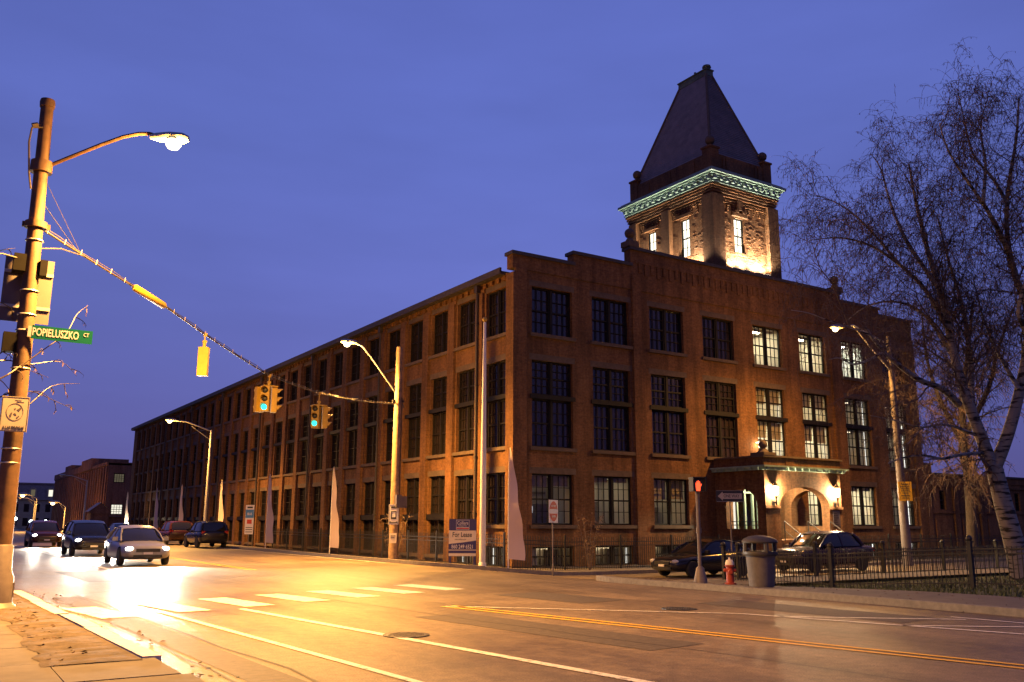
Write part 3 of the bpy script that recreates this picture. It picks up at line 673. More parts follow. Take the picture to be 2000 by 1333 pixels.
def twin(W, H):
    mb = MB(); lattice(mb, 0, W, 0, H, 2, 4, fr=.06); mb.mi = 1; mb.box(.04, W-.04, .06, .07, .04, H-.04)
    mb.mi = 2; mb.quad((-.3, 1.5, -.3), (W+.3, 1.5, -.3), (W+.3, 1.5, H+.3), (-.3, 1.5, H+.3)); mb.quad((-.3, .3, H+.2), (W+.3, .3, H+.2), (W+.3, 1.5, H+.2), (-.3, 1.5, H+.2))
    for x in (-.3, W+.3): mb.quad((x, .3, -.3), (x, 1.5, -.3), (x, 1.5, H+.3), (x, .3, H+.3))
    mb.quad((-.3, .3, -.25), (W+.3, .3, -.25), (W+.3, 1.5, -.25), (-.3, 1.5, -.25))
    return mb
twin(.84, 2.2).build('window', ['frame', 'glass', 'tower_glow'], tower, loc=(TX+1.72, TY+.15, 17.45))
f = twin(.76, 2.45).build('window', ['frame', 'glass', 'tower_glow'], tower, loc=(TX+.15, TY+2.76, 17.45), rz=q); f2 = f.copy(); COL.objects.link(f2); f2.location = (TX+.15, TY+5.76, 17.45)
def flood(x, y, z, rz, tgt, pw):
    mb = MB(); mb.box(x-.3, x+.3, y-.12, y+.12, z-.2, z); mb.mi = 1; mb.box(x-.26, x+.26, y-.08, y+.08, z, z+.02)
    o = mb.build('floodlight', ['black', 'e_warm'], tower)
    light('SPOT', 'flood_beam', mill, (x, y, z+.1), pw, (1.0, .83, .64), .12, tgt, 150, .6)
for dx in (1.3, 2.2, 3.2, 3.9): flood(TX+dx, TY-.4, 16.3, 0, (TX+dx, TY-.14, 21), 1150)
for dy in (1.3, 2.6, 4.8, 6.0): flood(TX-.4, TY+dy, 16.3, 0, (TX-.14, TY+dy, 21), 1100)

# porch
PX0, PX1, PY0 = 34.23-CX, 39.95-CX, 30.2-FY
def archwall(mb, O, U, N, u0, u1, z0, z1, ua, ub, sp, rise, zb, th):
    O = Vector(O); U = Vector(U); N = Vector(N); P = lambda u, z, d=0: O+U*u-N*d+Vector((0, 0, z))
    n = 18; c = (ua+ub)/2; r_ = (ub-ua)/2
    curve = [(c-r_*math.cos(math.pi*i/n), sp+rise*math.sin(math.pi*i/n)) for i in range(n+1)]
    for d in (0, th):
        mb.quad(P(u0, z0, d), P(ua, z0, d), P(ua, z1, d), P(u0, z1, d)); mb.quad(P(ub, z0, d), P(u1, z0, d), P(u1, z1, d), P(ub, z1, d))
        if zb > z0: mb.quad(P(ua, z0, d), P(ub, z0, d), P(ub, zb, d), P(ua, zb, d))
        for p, q_ in zip(curve, curve[1:]): mb.quad(P(p[0], p[1], d), P(q_[0], q_[1], d), P(q_[0], z1, d), P(p[0], z1, d))
    rim = [(ua, zb)]+curve+[(ub, zb)]
    for p, q_ in zip(rim, rim[1:]+rim[:1]): mb.quad(P(*p), P(*q_), P(*q_, th), P(*p, th))
mb = MB(); TH = .5; D_ = -PY0
archwall(mb, (PX0, PY0, 0), (1, 0, 0), (0, -1, 0), 0, PX1-PX0, -.7, 4.15, 1.02, 4.75, 2.45, 1.0, .85, TH)
archwall(mb, (PX0, 0, 0), (0, -1, 0), (-1, 0, 0), 0, D_-.02, -.7, 4.15, .72, 2.78, 2.5, .82, 1.37, TH)
archwall(mb, (PX1, 0, 0), (0, -1, 0), (1, 0, 0), 0, D_-.02, -.7, 4.15, .45, 2.95, 2.45, .9, 1.5, TH)
mb.box(PX0-.04, PX1+.04, PY0-.04, 0, 4.42, 4.83); mb.box(PX0, PX1, PY0, 0, 4.151, 4.2); mb.box(PX0+.02, PX1-.02, PY0+.02, 0, .55, .84)
mb.box(PX0+1.55, PX0+2.15, PY0-.07, PY0-.04, 4.42, 4.83)
# pier caps
for x0, x1 in ((PX0-.07, PX0+1.02), (PX0+4.75, PX1+.05)): mb.box(x0, x1, PY0-.07, PY0-.002, 2.36, 2.48)
mb.box(PX0-.07, PX0-.002, PY0-.06, PY0+.5, 2.36, 2.48); mb.box(PX0-.07, PX0-.002, -.7, 0, 2.36, 2.48)
porch = mb.build('porch', 'brick', mill)
mb = MB()
mb.box(PX0-.14, PX1+.14, PY0-.14, 0, 4.83, 4.92); mb.box(PX0-.12, PX0+.75, PY0-.16, PY0+.7, 4.92, 5.06); mb.lathe([(.3, 5.06), (.2, 5.2), (.1, 5.28)], (PX0+.3, PY0+.25, 0)); mb.ball((PX0+.3, PY0+.25, 5.46), .22)
mb.build('porch_coping', 'stone', porch, True)
mb = MB(); mb.box(PX0-.2, PX1+.2, PY0-.2, 0, 4.2, 4.28); mb.box(PX0-.34, PX1+.34, PY0-.34, 0, 4.34, 4.42); mb.box(PX0-.24, PX1+.24, PY0-.24, 0, 4.28, 4.34)
for j in range(12): x = PX0-.1+j*.52; mb.box(x, x+.15, PY0-.31, PY0-.241, 4.2, 4.339)
for j in range(7): y_ = PY0+.1+j*.46; mb.box(PX0-.31, PX0-.241, y_, y_+.15, 4.2, 4.339)
mb.build('porch_cornice', 'copper', porch)
for x in (34.78-CX, 39.42-CX):
    mb = MB(); y_ = PY0-.2
    mb.lathe([(.02, 2.95), (.11, 3.02), (.14, 3.4), (.1, 3.42)], (x, y_, 0), 8)
    g = mb.build('lantern', 'lantern', porch)
    mb = MB(); mb.lathe([(.17, 3.42), (.06, 3.58), (.02, 3.66)], (x, y_, 0), 8); mb.build('lantern_cap', 'black', porch); mb = MB(); mb.lathe([(.02, 2.5), (.05, 2.6), (.03, 2.8), (.08, 2.95)], (x, y_, 0), 8); mb.box(x-.03, x+.03, y_, PY0, 2.6, 2.66); mb.box(x-.1, x+.1, PY0-.02, PY0-.003, 2.5, 2.75)
    mb.build('lantern_bracket', 'black', porch)
    light('POINT', 'lantern_light', mill, (x, y_, 3.2), 1300, (1.0, .70, .40), .08)
mb = MB(); mb.box(PX1-.35, PX1-.33, 0, 0, 0, 0)
mb = MB(); mb.box(PX0+2.2, PX0+2.5, -1.9, -1.6, 3.85, 3.95); mb.build('ceiling_lamp', 'e_warm', porch); light('POINT', 'porch_light', mill, (PX0+2.35, -1.75, 3.7), 1800, (1.0, .82, .5), .15)
u = 35.35-CX
mb = MB()
mb.box(u, u+RW, .2, .3, 3.2, 3.3); 
for x in (u, u+.62, u+1.22, u+1.82, u+RW-.1): mb.box(x, x+.1, .18, .3, .85, 3.8)
mb.box(u+.1, u+RW-.1, .2, .28, .85, 1.25); mb.box(u+.1, u+RW-.1, .2, .28, 3.7, 3.8)
dr = mb.build('entrance_door', 'door', mill)
mb = MB(); mb.box(u+.1, u+RW-.1, .24, .25, 1.25, 3.7); mb.build('pane', 'glass', dr)
mb = MB(); mb.quad((u-.3, 2, .5), (u+RW+.3, 2, .5), (u+RW+.3, 2, 4), (u-.3, 2, 4)); mb.quad((u-.3, .4, 4), (u+RW+.3, .4, 4), (u+RW+.3, 2, 4), (u-.3, 2, 4)); mb.build('lit_lobby', 'e_lit', dr)
mb = MB(); mb.tube([(u+1.15, .12, 1.6), (u+1.15, .12, 2.1)], .02, 6); mb.build('door_handle', 'steel', dr)
mb = MB()
for k in range(6): mb.box(PX0+1.1, PX0+4.65, PY0-.3*(k+1), PY0-.3*k-.004, -.6, .84-.2*(k+1)+.0)
mb.build('porch_steps', 'stone', porch)
for x in (PX0+1.15, PX0+2.9, PX0+4.6):
    mb = MB(); mb.tube([(x, PY0-.1, 1.75), (x, PY0-1.9, .55), (x, PY0-1.9, -.35)], .025, 6); mb.tube([(x, PY0-.1, 1.3), (x, PY0-1.9, .1)], .018, 6); mb.tube([(x, PY0-.1, .8), (x, PY0-.1, 1.75)], .025, 6); mb.build('handrail', 'black', porch)
for z in (1.55, 1.72): mb = MB(); mb.tube([(PX0-.02+.25, -.74, z), (PX0+.25, -2.76, z)], .02, 6); mb.build('railing', 'black', porch)
mb = MB(); mb.box(PX0+4.95, PX0+5.5, PY0-.03, PY0-.004, 1.5, 2.3); pl = mb.build('plaque', 'signback', porch)
mb = MB()
for k in range(6): mb.box(PX0+5.0, PX0+5.4-.08*(k % 3), PY0-.036, PY0-.031, 1.58+.11*k, 1.62+.11*k)
mb.build('plaque_lettering', 'ink', porch)
# wall lantern by the second floor window and signs on the wall
mb = MB(); u = rcols[4]-.18; mb.lathe([(.02, 5.62), (.09, 5.66), (.1, 5.86), (.03, 5.92)], (u, -.28, 0), 8); mb.box(u-.02, u+.02, -.24, 0, 5.9, 5.94); mb.build('wall_lantern', 'lantern', mill)
light('POINT', 'wall_lantern_light', mill, (u, -.28, 5.76), 40, (1.0, .74, .45), .06)

# ---------------------------------------------------------------- annex and far buildings
an = thing('brick_annex', 'low one storey brick annex with small square windows right of the mill', 'building', (52.45, FY, 0))
aops = [(1.6+2.95*i, 2.25+2.95*i, 2.55, 3.75) for i in range(9)]
mb = MB(); wall(mb, (0, 0, 0), (1, 0, 0), (0, -1, 0), 0.01, 30, -.7, 4.3, aops, .25)
for i in range(10): mb.box(.05+2.95*i if i else .02, .55+2.95*i, -.12, 0, -.7, 4.1)
mb.box(.02, 30, -.1, -.001, 3.98, 4.11); mb.box(.02, 30, -.1, -.001, 2.32, 2.48)
for i in range(9): mb.box(.95+2.95*i, 2.75+2.95*i, -.06, -.001, .2, 2.0)
mb.quad((30, 0, -.7), (30, 12, -.7), (30, 12, 4.3), (30, 0, 4.3)); mb.quad((.02, 0, 4.3), (30, 0, 4.3), (30, 12, 4.3), (.02, 12, 4.3)); mb.box(.02, 30, -.06, .3, 4.301, 4.72)
mb.box(.02, .9, -.06, .3, 4.72, 5.3)
mb.build('wall', 'brick', an)
mb = MB(); mb.box(.95, 30.05, -.16, .36, 4.72, 4.84); mb.box(.01, .96, -.16, .36, 5.3, 5.42); mb.build('coping', 'coping', an)
for i in range(9):
    mb = MB(); lattice(mb, 0, .65, 0, 1.2, 2, 4); f = mb.build('window', 'frame', an, loc=(1.6+2.95*i, .16, 2.55))
    mb = MB(); mb.box(.04, .61, .06, .07, .04, 1.16); mb.build('pane', 'glassd', f)

fb = thing('far_brick_block', 'lower brick block beyond the mill end with a lit white window', 'building', (21.1, 135, 0))
fops = [(.8, 2.2, 6.9, 8.15), (.75, 2.3, 2.55, 3.95), (.45, 1.9, -.1, 1.75)]
mb = MB(); wall(mb, (0, 0, 0), (1, 0, 0), (0, -1, 0), 0, 16, -.5, 9.55, fops, .3)
mb.quad((0, 0, -.5), (0, 60, -.5), (0, 60, 9.3), (0, 0, 9.3)); mb.quad((16, 0, -.5), (16, 60, -.5), (16, 60, 9.3), (16, 0, 9.3)); mb.quad((0, 60, -.5), (16, 60, -.5), (16, 60, 9.3), (0, 60, 9.3)); mb.quad((0, 0, 9.3), (16, 0, 9.3), (16, 60, 9.3), (0, 60, 9.3))
mb.box(-.1, 16, 0, .4, 9.3, 9.7); mb.box(-.15, .3, .4, 14, 9.3, 9.75); mb.box(-.15, .3, 24, 60, 9.3, 10.3); mb.box(-.3, 5, 14, 24, 9.3, 11.0); mb.box(0, 5, 38, 46, 9.3, 11.2)
for k in range(27): mb.box(-.18, 0, .4+k*2.2, 1.2+k*2.2, -.5, 9.1)
mb.build('wall', 'brick2', fb)
for k, (a, b_, c, d) in enumerate(fops):
    mb = MB(); lattice(mb, a, b_, c, d, 4, 4, fr=.1, mt=.05); f = mb.build('window', 'frame', fb, loc=(0, .15, 0))
    mb = MB(); mb.box(a+.05, b_-.05, .06, .07, c+.05, d-.05); mb.build('pane', 'glass', f)
    mb = MB(); mb.quad((a-.3, 2, c-.3), (b_+.3, 2, c-.3), (b_+.3, 2, d+.3), (a-.3, 2, d+.3)); mb.quad((a-.3, .4, d+.2), (b_+.3, .4, d+.2), (b_+.3, 2, d+.2), (a-.3, 2, d+.2)); mb.build('lit_room', ['e_dimpane', 'e_lit', 'e_dimpane'][k], f)
for k in range(26):
    for z0_, z1_ in ((1.2, 3.6), (5.6, 8.4)):
        pass
mb = MB()
for k in range(26):
    for z0_, z1_ in ((.9, 4.0), (5.4, 8.4)): mb.box(-.03, -.002, 1.28+k*2.2, 2.52+k*2.2, z0_, z1_)
mb.build('side_glazing', 'glassd', fb)
mb = MB(); mb.lathe([(1.2, 9.3), (1.2, 10.4), (.9, 11.1), (.3, 11.4)], (2.4, 30, 0), 12); mb.build('roof_tank', 'render', fb, True)
f = thing('lit_arch_door', 'glowing white arched doorway at the foot of the far brick block', 'doorway', (20.4, 134.9, 0))
fb2 = f
mb = MB(); n = 10
pts = [(-.55, -.2), (.55, -.2)]+[(.55*math.cos(math.pi*i/n), 1.9+.45*math.sin(math.pi*i/n)) for i in range(n+1)]
mb.prism(pts, -.02, .03); mb.build('door_glow', 'e_lit', f)
mb = MB()
pts2 = [(.7*math.cos(math.pi*i/n), 1.9+.6*math.sin(math.pi*i/n)) for i in range(n+1)]
mb.box(-.75, -.55, -.1, .3, -.2, 1.9); mb.box(.55, .75, -.1, .3, -.2, 1.9)
for i in range(n):
    a0, a1 = math.pi*i/n, math.pi*(i+1)/n
    mb.prism([(.55*math.cos(a0), 1.9+.45*math.sin(a0)), (.75*math.cos(a0), 1.9+.65*math.sin(a0)), (.75*math.cos(a1), 1.9+.65*math.sin(a1)), (.55*math.cos(a1), 1.9+.45*math.sin(a1))], -.1, .3)
mb.build('door_surround', 'brick2', f)

gh = thing('gate_house', 'small gabled brick gatehouse between the far lamp posts', 'building', (18.4, 128, 0))
mb = MB(); mb.box(0, 2.2, 0, 3, -.3, 2.6); mb.prism([(-.2, 2.6), (2.4, 2.6), (2.4, 2.9), (1.1, 3.9), (-.2, 2.9)], -.15, .2); mb.box(2.2, 5.2, .3, 2.6, -.3, 2.2); mb.box(5.2, 6.1, .2, 1.1, -.3, 3.0); mb.build('wall', 'brick2', gh)
mb = MB(); mb.add([(-.3, -.2, 2.85), (1.1, -.2, 4.02), (1.1, 3.2, 4.02), (-.3, 3.2, 2.85), (2.5, -.2, 2.85), (2.5, 3.2, 2.85)], [(0, 1, 2, 3), (1, 4, 5, 2)]); mb.box(2.2, 5.2, .1, 2.8, 2.2, 2.32); mb.build('roof', 'slate', gh)

ma = thing('mansard_house', 'distant pale house with mansard roof, dormers and brick chimneys', 'building', (11.5, 225, 0))
mb = MB(); mb.box(0, 16, 0, 14, -1, 6.2); mb.build('wall', 'render', ma)
mb = MB(); mb.add([(-.4, -.4, 6.2), (16.4, -.4, 6.2), (16.4, 14.4, 6.2), (-.4, 14.4, 6.2), (1.1, 1.2, 9.6), (14.9, 1.2, 9.6), (14.9, 12.8, 9.6), (1.1, 12.8, 9.6)], [(0, 1, 5, 4), (1, 2, 6, 5), (2, 3, 7, 6), (3, 0, 4, 7), (4, 5, 6, 7), (0, 3, 2, 1)]); mb.box(.9, 15.1, 1.0, 13, 9.6, 9.95)
rf = mb.build('roof', 'slate', ma)
for x in (1.4, 3.4): mb = MB(); mb.box(x, x+1.1, 2, 3.2, 9.5, 12.4 if x > 2 else 11.6); mb.box(x-.12, x+1.22, 1.88, 3.32, 12.4 if x > 2 else 11.6, 12.75 if x > 2 else 11.9); mb.build('chimney', 'brick2', rf)
for k, x in enumerate((4.5, 8, 11.5)):
    mb = MB(); mb.prism([(x, 6.8), (x+1.5, 6.8), (x+1.5, 8.3)]+[(x+.75+.75*math.cos(math.pi*i/8), 8.3+.6*math.sin(math.pi*i/8)) for i in range(1, 8)]+[(x, 8.3)], -.2, 1.4); dm = mb.build('dormer', 'render', rf)
    mb = MB(); mb.box(x+.35, x+1.15, -.24, -.2, 7.0, 8.4); mb.build('window', 'e_lit' if k == 2 else 'e_dimpane', dm)
for k in range(7):
    for z in (.6, 3.6):
        mb = MB(); mb.box(1+2.1*k, 2+2.1*k, -.04, -.002, z, z+1.7); mb.build('window', 'glassd', ma)
# row of far street buildings closing the view at the left
for k, (x, y, w_, d_, h_, m_, lb) in enumerate(((-9, 215, 18, 16, 6.5, 'brick2', 'distant flat roofed brick building at the end of the street'), (-22, 165, 15, 20, 8, 'render', 'distant pale building behind the rusty signal pole'))):
    b_ = thing('distant_building', lb, 'building', (x, y, 0)); mb = MB(); mb.box(0, w_, 0, d_, -1, h_); mb.box(-.2, w_+.2, -.2, .3, h_, h_+.4); mb.build('wall', m_, b_)
    for i in range(int(w_/2.4)):
        for z in (1, 4.2):
            mb = MB(); mb.box(.7+2.4*i, 1.9+2.4*i, -.03, -.002, z, z+1.7); mb.build('window', 'glassd', b_)

# ---------------------------------------------------------------- street lamps, poles, wires, signals
def luminaire(t, p, dx, dy, lit=True, sc=1.0, power=0, mat='steel'):
    """cobra head lamp: housing along (dx, dy), bowl lens under it, and its own light"""
    p = Vector(p); d = Vector((dx, dy, 0)).normalized(); s_ = Vector((-d.y, d.x, 0))
    mb = MB(); prof = [(-.36, .05, .05), (-.25, .09, .08), (0, .16, .11), (.25, .17, .10), (.36, .08, .05)]
    vs = []
    for l, hw, hh in prof:
        for k in range(10):
            a = 2*math.pi*k/10; vs.append(p+d*l*sc+s_*math.cos(a)*hw*sc+Vector((0, 0, math.sin(a)*hh*sc+.06*sc)))
    mb.add(vs, [(i*10+k, i*10+(k+1) % 10, (i+1)*10+(k+1) % 10, (i+1)*10+k) for i in range(4) for k in range(10)]+[tuple(range(9, -1, -1)), tuple(range(40, 50))])
    h = mb.build('lamp_head', mat, t, True)
    mb = MB(); c = p+d*.08*sc+Vector((0, 0, -.02*sc)); mb.lathe([(.02*sc, -.17*sc), (.1*sc, -.14*sc), (.15*sc, -.06*sc), (.16*sc, .0)], c, 12)
    mb.build('lamp_lens', 'e_sod' if lit else 'lensoff', h, True)
    if lit and power:
        q_ = p+d*.08*sc+Vector((0, 0, -.38*sc)); light('POINT', 'lamp_light', t, q_, power*.16, SODIUM, .18)
        light('SPOT', 'lamp_beam', t, q_, power*1.9, SODIUM, .18, q_+Vector((0, 0, -5)), 174, 1.0)
# rusty signal pole with lamp, near left
PXY = (1.25, 18.3)
t = thing('signal_pole', 'tall rusty steel pole with a curved lamp arm at the near left kerb', 'lamp post', (*PXY, 0))
mb = MB(); mb.tube([(0, 0, .75), (-.02, 0, 5.4), (-.08, 0, 9.42)], [.168, .142, .112], 16, True); mb.build('shaft', 'rust', t, True)
mb = MB(); mb.lathe([(.13, 9.4), (.137, 9.5), (.125, 9.56), (.03, 9.58)], (-.08, 0, 0)); mb.build('pole_cap', 'rust', t, True); mb = MB(); mb.lathe([(.19, 6.98), (.19, 7.1)], (-.04, 0, 0)); mb.box(-.27, .2, -.03, .03, 6.98, 7.08); mb.build('wire_clamp', 'rust', t, True)
mb = MB(); mb.lathe([(.34, 0), (.34, .12), (.26, .2), (.25, .62), (.2, .74), (.19, 1.15), (.15, 1.2)], (0, 0, .02)); mb.box(.2, .26, -.1, .1, .3, .55); mb.build('base_casting', 'dsteel', t, True)
mb = MB(); arm = [(.0, 0, 8.2), (.33, -.16, 8.4), (.88, -.44, 8.72), (1.23, -.62, 8.9), (1.48, -.74, 8.98), (1.65, -.83, 8.99), (1.78, -.9, 8.95)]; mb.tube(arm, .038, 8); mb.lathe([(.19, 8.08), (.19, 8.3)], (-.06, 0, 0)); mb.build('lamp_arm', 'rust', t, True)
luminaire(t, (2.0, -1.0, 8.87), .9, -.43, True, 1.0, 12000)
for b_ in ((-.34, -.14, -.16, .16, 6.1, 6.42), (.1, .22, -.14, .14, 6.06, 6.36), (-.36, -.14, -.12, .12, 4.6, 4.95)): mb = MB(); mb.box(*b_); mb.build('junction_box', 'matt', t)
mb = MB(); mb.tube([(-.12, -.1, 8.95), (-.3, -.1, 8.9), (-.32, -.1, 8.6), (-.26, -.1, 8.0), (-.2, -.08, 7.7)], .018, 6); mb.tube([(-.2, -.1, 8.98), (-.3, -.1, 8.94)], .05, 6); mb.build('cable_loop', 'wire', t)
for z in (6.72, 5.75, 5.3, 5.0, 4.3, 3.55, 3.4, 2.85, 2.6): r_ = .149+.004*(9-z)/2; mb = MB(); mb.lathe([(r_, z), (r_+.008, z+.01), (r_, z+.028)], (-.02 if z < 6 else -.035, 0, 0), 16); mb.build('strap_band', 'steel', t, True)
def vtext(*a, **k): return text(*a, **k)
# signs on it
t = thing('street_name_sign', 'green street name sign with white letters on the rusty pole', 'sign', (1.32, 18.12, 4.98))
mb = MB(); mb.box(0, 1.02, -.006, .006, -.125, .125); mb.build('panel', 'green', t); text('POPIELUSZKO', .2, 'signl', t, (.4, -.009, .0), .61, bold=.022); text('CT', .1, 'signl', t, (.91, -.009, .035), .75)
mb = MB(); mb.box(-.06, .0, -.03, .03, -.1, .1); mb.build('bracket', 'steel', t)
t = thing('sign_back', 'bare back of a large rectangular sign fixed behind the rusty pole', 'sign', (1.2, 18.62, 5.85))
mb = MB(); mb.box(-.4, .42, 0, .008, -.62, .62); mb.build('panel', 'signback', t)
for z in (-.36, .3): mb = MB(); mb.box(-.4, .42, -.03, -.001, z, z+.06); mb.box(-.06, .06, -.2, -.03, z-.01, z+.07); mb.build('bracket', 'steel', t)
t = thing('warning_sign', 'worn white rectangular sign with faded emblem low on the rusty pole', 'sign', (1.2, 18.06, 3.46))

mb = MB(); mb.box(-.34, .34, -.006, .006, -.42, .42); mb.build('panel', 'dull', t)
mb = MB()
for x0, x1, z0, z1 in ((-.32, .32, .395, .405), (-.32, .32, -.405, -.395), (-.325, -.315, -.405, .405), (.315, .325, -.405, .405)): mb.box(x0, x1, -.009, -.0062, z0, z1)
mb.build('border', 'ink', t)
mb = MB()
for i in range(28):
    a0, a1 = 2*math.pi*i/28, 2*math.pi*(i+1)/28
    mb.prism([(.2*math.cos(a0), .05+.2*math.sin(a0)), (.21*math.cos(a0), .05+.21*math.sin(a0)), (.21*math.cos(a1), .05+.21*math.sin(a1)), (.2*math.cos(a1), .05+.2*math.sin(a1))], -.009, -.0062)
mb.prism([(.04, .1), (.13, .17), (.15, .13), (.1, .07), (.07, .1)], -.009, -.0062); mb.prism([(-.02, .13), (.0, .15), (.02, .12), (-.01, .1)], -.009, -.0062); mb.prism([(-.1, .02), (-.06, .04), (-.07, -.05), (-.09, -.09), (-.12, -.04)], -.009, -.0062); mb.prism([(-.03, .01), (.02, .03), (.05, -.03), (.0, -.02)], -.009, -.0062); mb.prism([(.05, -.08), (.1, -.03), (.12, -.05), (.08, -.1)], -.009, -.0062); mb.box(-.02, .14, -.009, -.0062, .33, .335); mb.box(.02, .2, -.009, -.0062, .29, .3)
mb.build('faded_emblem', 'signback', t); text('A LAS DROGAS', .105, 'ink', t, (0, -.009, -.33), .72)
for z in (-.2, .2): mb = MB(); mb.box(-.05, .05, .008, .1, z, z+.08); mb.build('bracket', 'steel', t)
t.scale = (.64, 1, .74)
# span wire
W0, W1 = Vector((1.25, 18.3, 7.02)), Vector((17.2, 35.9, 6.78))
SAG = [(0, 0), (.135, .0), (.19, .02), (.273, .16), (.44, .42), (.61, .36), (.8, .18), (1, 0)]
def span(s_):
    p = W0.lerp(W1, s_); e = 0
    for (a, za), (b, zb_) in zip(SAG, SAG[1:]):
        if a <= s_ <= b: e = za+(zb_-za)*(s_-a)/(b-a)
    return p-Vector((0, 0, 2.48*s_*(1-s_)+e))
t = thing('span_wire', 'sagging cable bundle strung across the street between two poles', 'cable', (0, 0, 0))
mb = MB(); mb.tube([span(i/40) for i in range(41)], .022, 6); mb.tube([span(i/40)+Vector((0, 0, .05+.02*math.sin(i*2.1))) for i in range(41)], .009, 5); mb.build('cable', 'wire', t)
mb = MB()
for i in range(46): p = span((i+.5)/46); mb.tube([p+Vector((.0, -.03, -.03)), p+Vector((.02, 0, .08))], .008, 5)
mb.build('lashing', 'dull', t)
mb = MB(); a, b_ = span(.135), span(.19); d = b_-a; mb.tube([a, a+d*.06, a+d*.5, b_-d*.06, b_], [.05, .085, .085, .085, .05], 10); mb.build('splice_case', 'sigyel', t, True)
mb = MB(); mb.tube([(1.3, 18.3, 6.6), (1.7, 18.62, 6.75), span(.06)], .012, 5); mb.tube([(1.2, 18.3, 8.1), span(.055)], .006, 4); mb.tube([(1.2, 18.3, 7.6), span(.05)], .006, 4); mb.tube([(1.1, 18.3, 6.35), (.7, 17.9, 6.3), (.2, 17.5, 6.05), (-2, 15, 6.0)], .014, 5); mb.build('stay_wire', 'wire', t)
def head_unit(t, M4, lit, first=False, mat='sigyel'):
    """one three lamp face looking along local -y"""
    mb = MB(); mb.box(-.17, .17, -.1, .1, -.5, .5)
    for z in (.335, 0, -.335): mb.box(-.165, .165, -.115, -.1, z-.155, z+.155)
    h = mb.build('housing', mat, t); h.matrix_local = M4
    for z in (.335, 0, -.335):
        g = MB(); g.lathe([(.02, -.15), (.08, -.142), (.115, -.118)], (0, 0, z), 16, 'y'); g.build('lens', 'e_green' if (lit and z < 0) else 'ink', h, True)
        v = MB(); n = 12; L_v = .24
        for i in range(n):
            a0, a1 = math.pi*(-.12+1.24*i/n), math.pi*(-.12+1.24*(i+1)/n)
            k0, k1 = L_v*(.35+.65*max(0, math.sin(a0))), L_v*(.35+.65*max(0, math.sin(a1)))
            for r_ in (.135, .128): v.quad((r_*math.cos(a0), -.115, z+r_*math.sin(a0)), (r_*math.cos(a1), -.115, z+r_*math.sin(a1)), (r_*math.cos(a1), -.115-k1, z+r_*math.sin(a1)), (r_*math.cos(a0), -.115-k0, z+r_*math.sin(a0)))
        v.build('visor', mat, h)
def signal(name_lbl, p, top, faces):
    p = p+Vector((0, 0, top*.26)); t = thing('traffic_signal', name_lbl, 'traffic light', p, 0, 'traffic lights hung on the span wire'); t.scale = (.74, .74, .74)
    for (x, y, rz, lit) in faces: head_unit(t, Matrix.Translation((x, y, 0)) @ Matrix.Rotation(R(rz), 4, 'Z'), lit)
    mb = MB(); mb.tube([(0, 0, .5), (0, 0, .66)], .06, 8); mb.box(-.07, .07, -.05, .05, .66, .74); mb.tube([(0, 0, .7), (0, 0, top)], .025, 6); mb.box(-.06, .06, -.05, .05, top-.06, top+.05)
    if len(faces) > 1: mb.box(-.3, .3, -.28, .28, .502, .55)
    mb.build('hanger', 'sigyel', t)
p = span(.273); signal('yellow traffic light seen from behind, nearest the rusty pole', p-Vector((0, 0, .95)), .95, [(0, 0, 150, False)])
p = span(.44); signal('yellow traffic light cluster showing green in mid span', p-Vector((0, 0, .98)), .98, [(-.17, -.17, -32, True), (.22, -.02, 78, False), (-.3, .18, 190, False)])
p = span(.61); signal('traffic light cluster showing green, nearest the wooden pole', p-Vector((0, 0, 1.1)), 1.1, [(-.22, -.2, -32, True), (.3, -.02, 78, False), (0, .25, 190, False)])
# wooden pole with lamp
t = thing('utility_pole', 'weathered wooden pole with a street lamp at the far kerb', 'lamp post', (17.25, 35.95, gz(17.2, 36)+.1))
zb = gz(17.2, 36)+.1
mb = MB(); mb.tube([(0, 0, -.3), (.0, 0, 4), (.02, 0, 9.35-zb)], [.21, .18, .14], 14); mb.build('shaft', 'wood', t, True)
mb = MB(); mb.tube([(0, 0, 7.1), (-.7, .1, 8.0), (-1.3, .15, 8.75), (-1.7, .2, 9.2), (-2.0, .25, 9.3)], .035, 8); mb.build('lamp_arm', 'steel', t, True)
luminaire(t, (-2.3, .3, 9.3), -1, .15, True, 1.0, 14000)
for b_ in ((-.1, .14, -.4, -.16, 2.2, 2.75), (.16, .5, -.2, .05, 2.2, 2.7)): mb = MB(); mb.box(*b_); mb.build('meter_box', 'signback', t)
mb = MB(); mb.box(-.25, .3, -.06, .06, 6.82, 6.92); mb.tube([(.2, 0, 6.87), (.32, 0, 6.6)], .02, 5); mb.tube([(.16, -.12, 7), (.14, -.16, .2)], .02, 6); mb.build('wire_clamp', 'black', t)
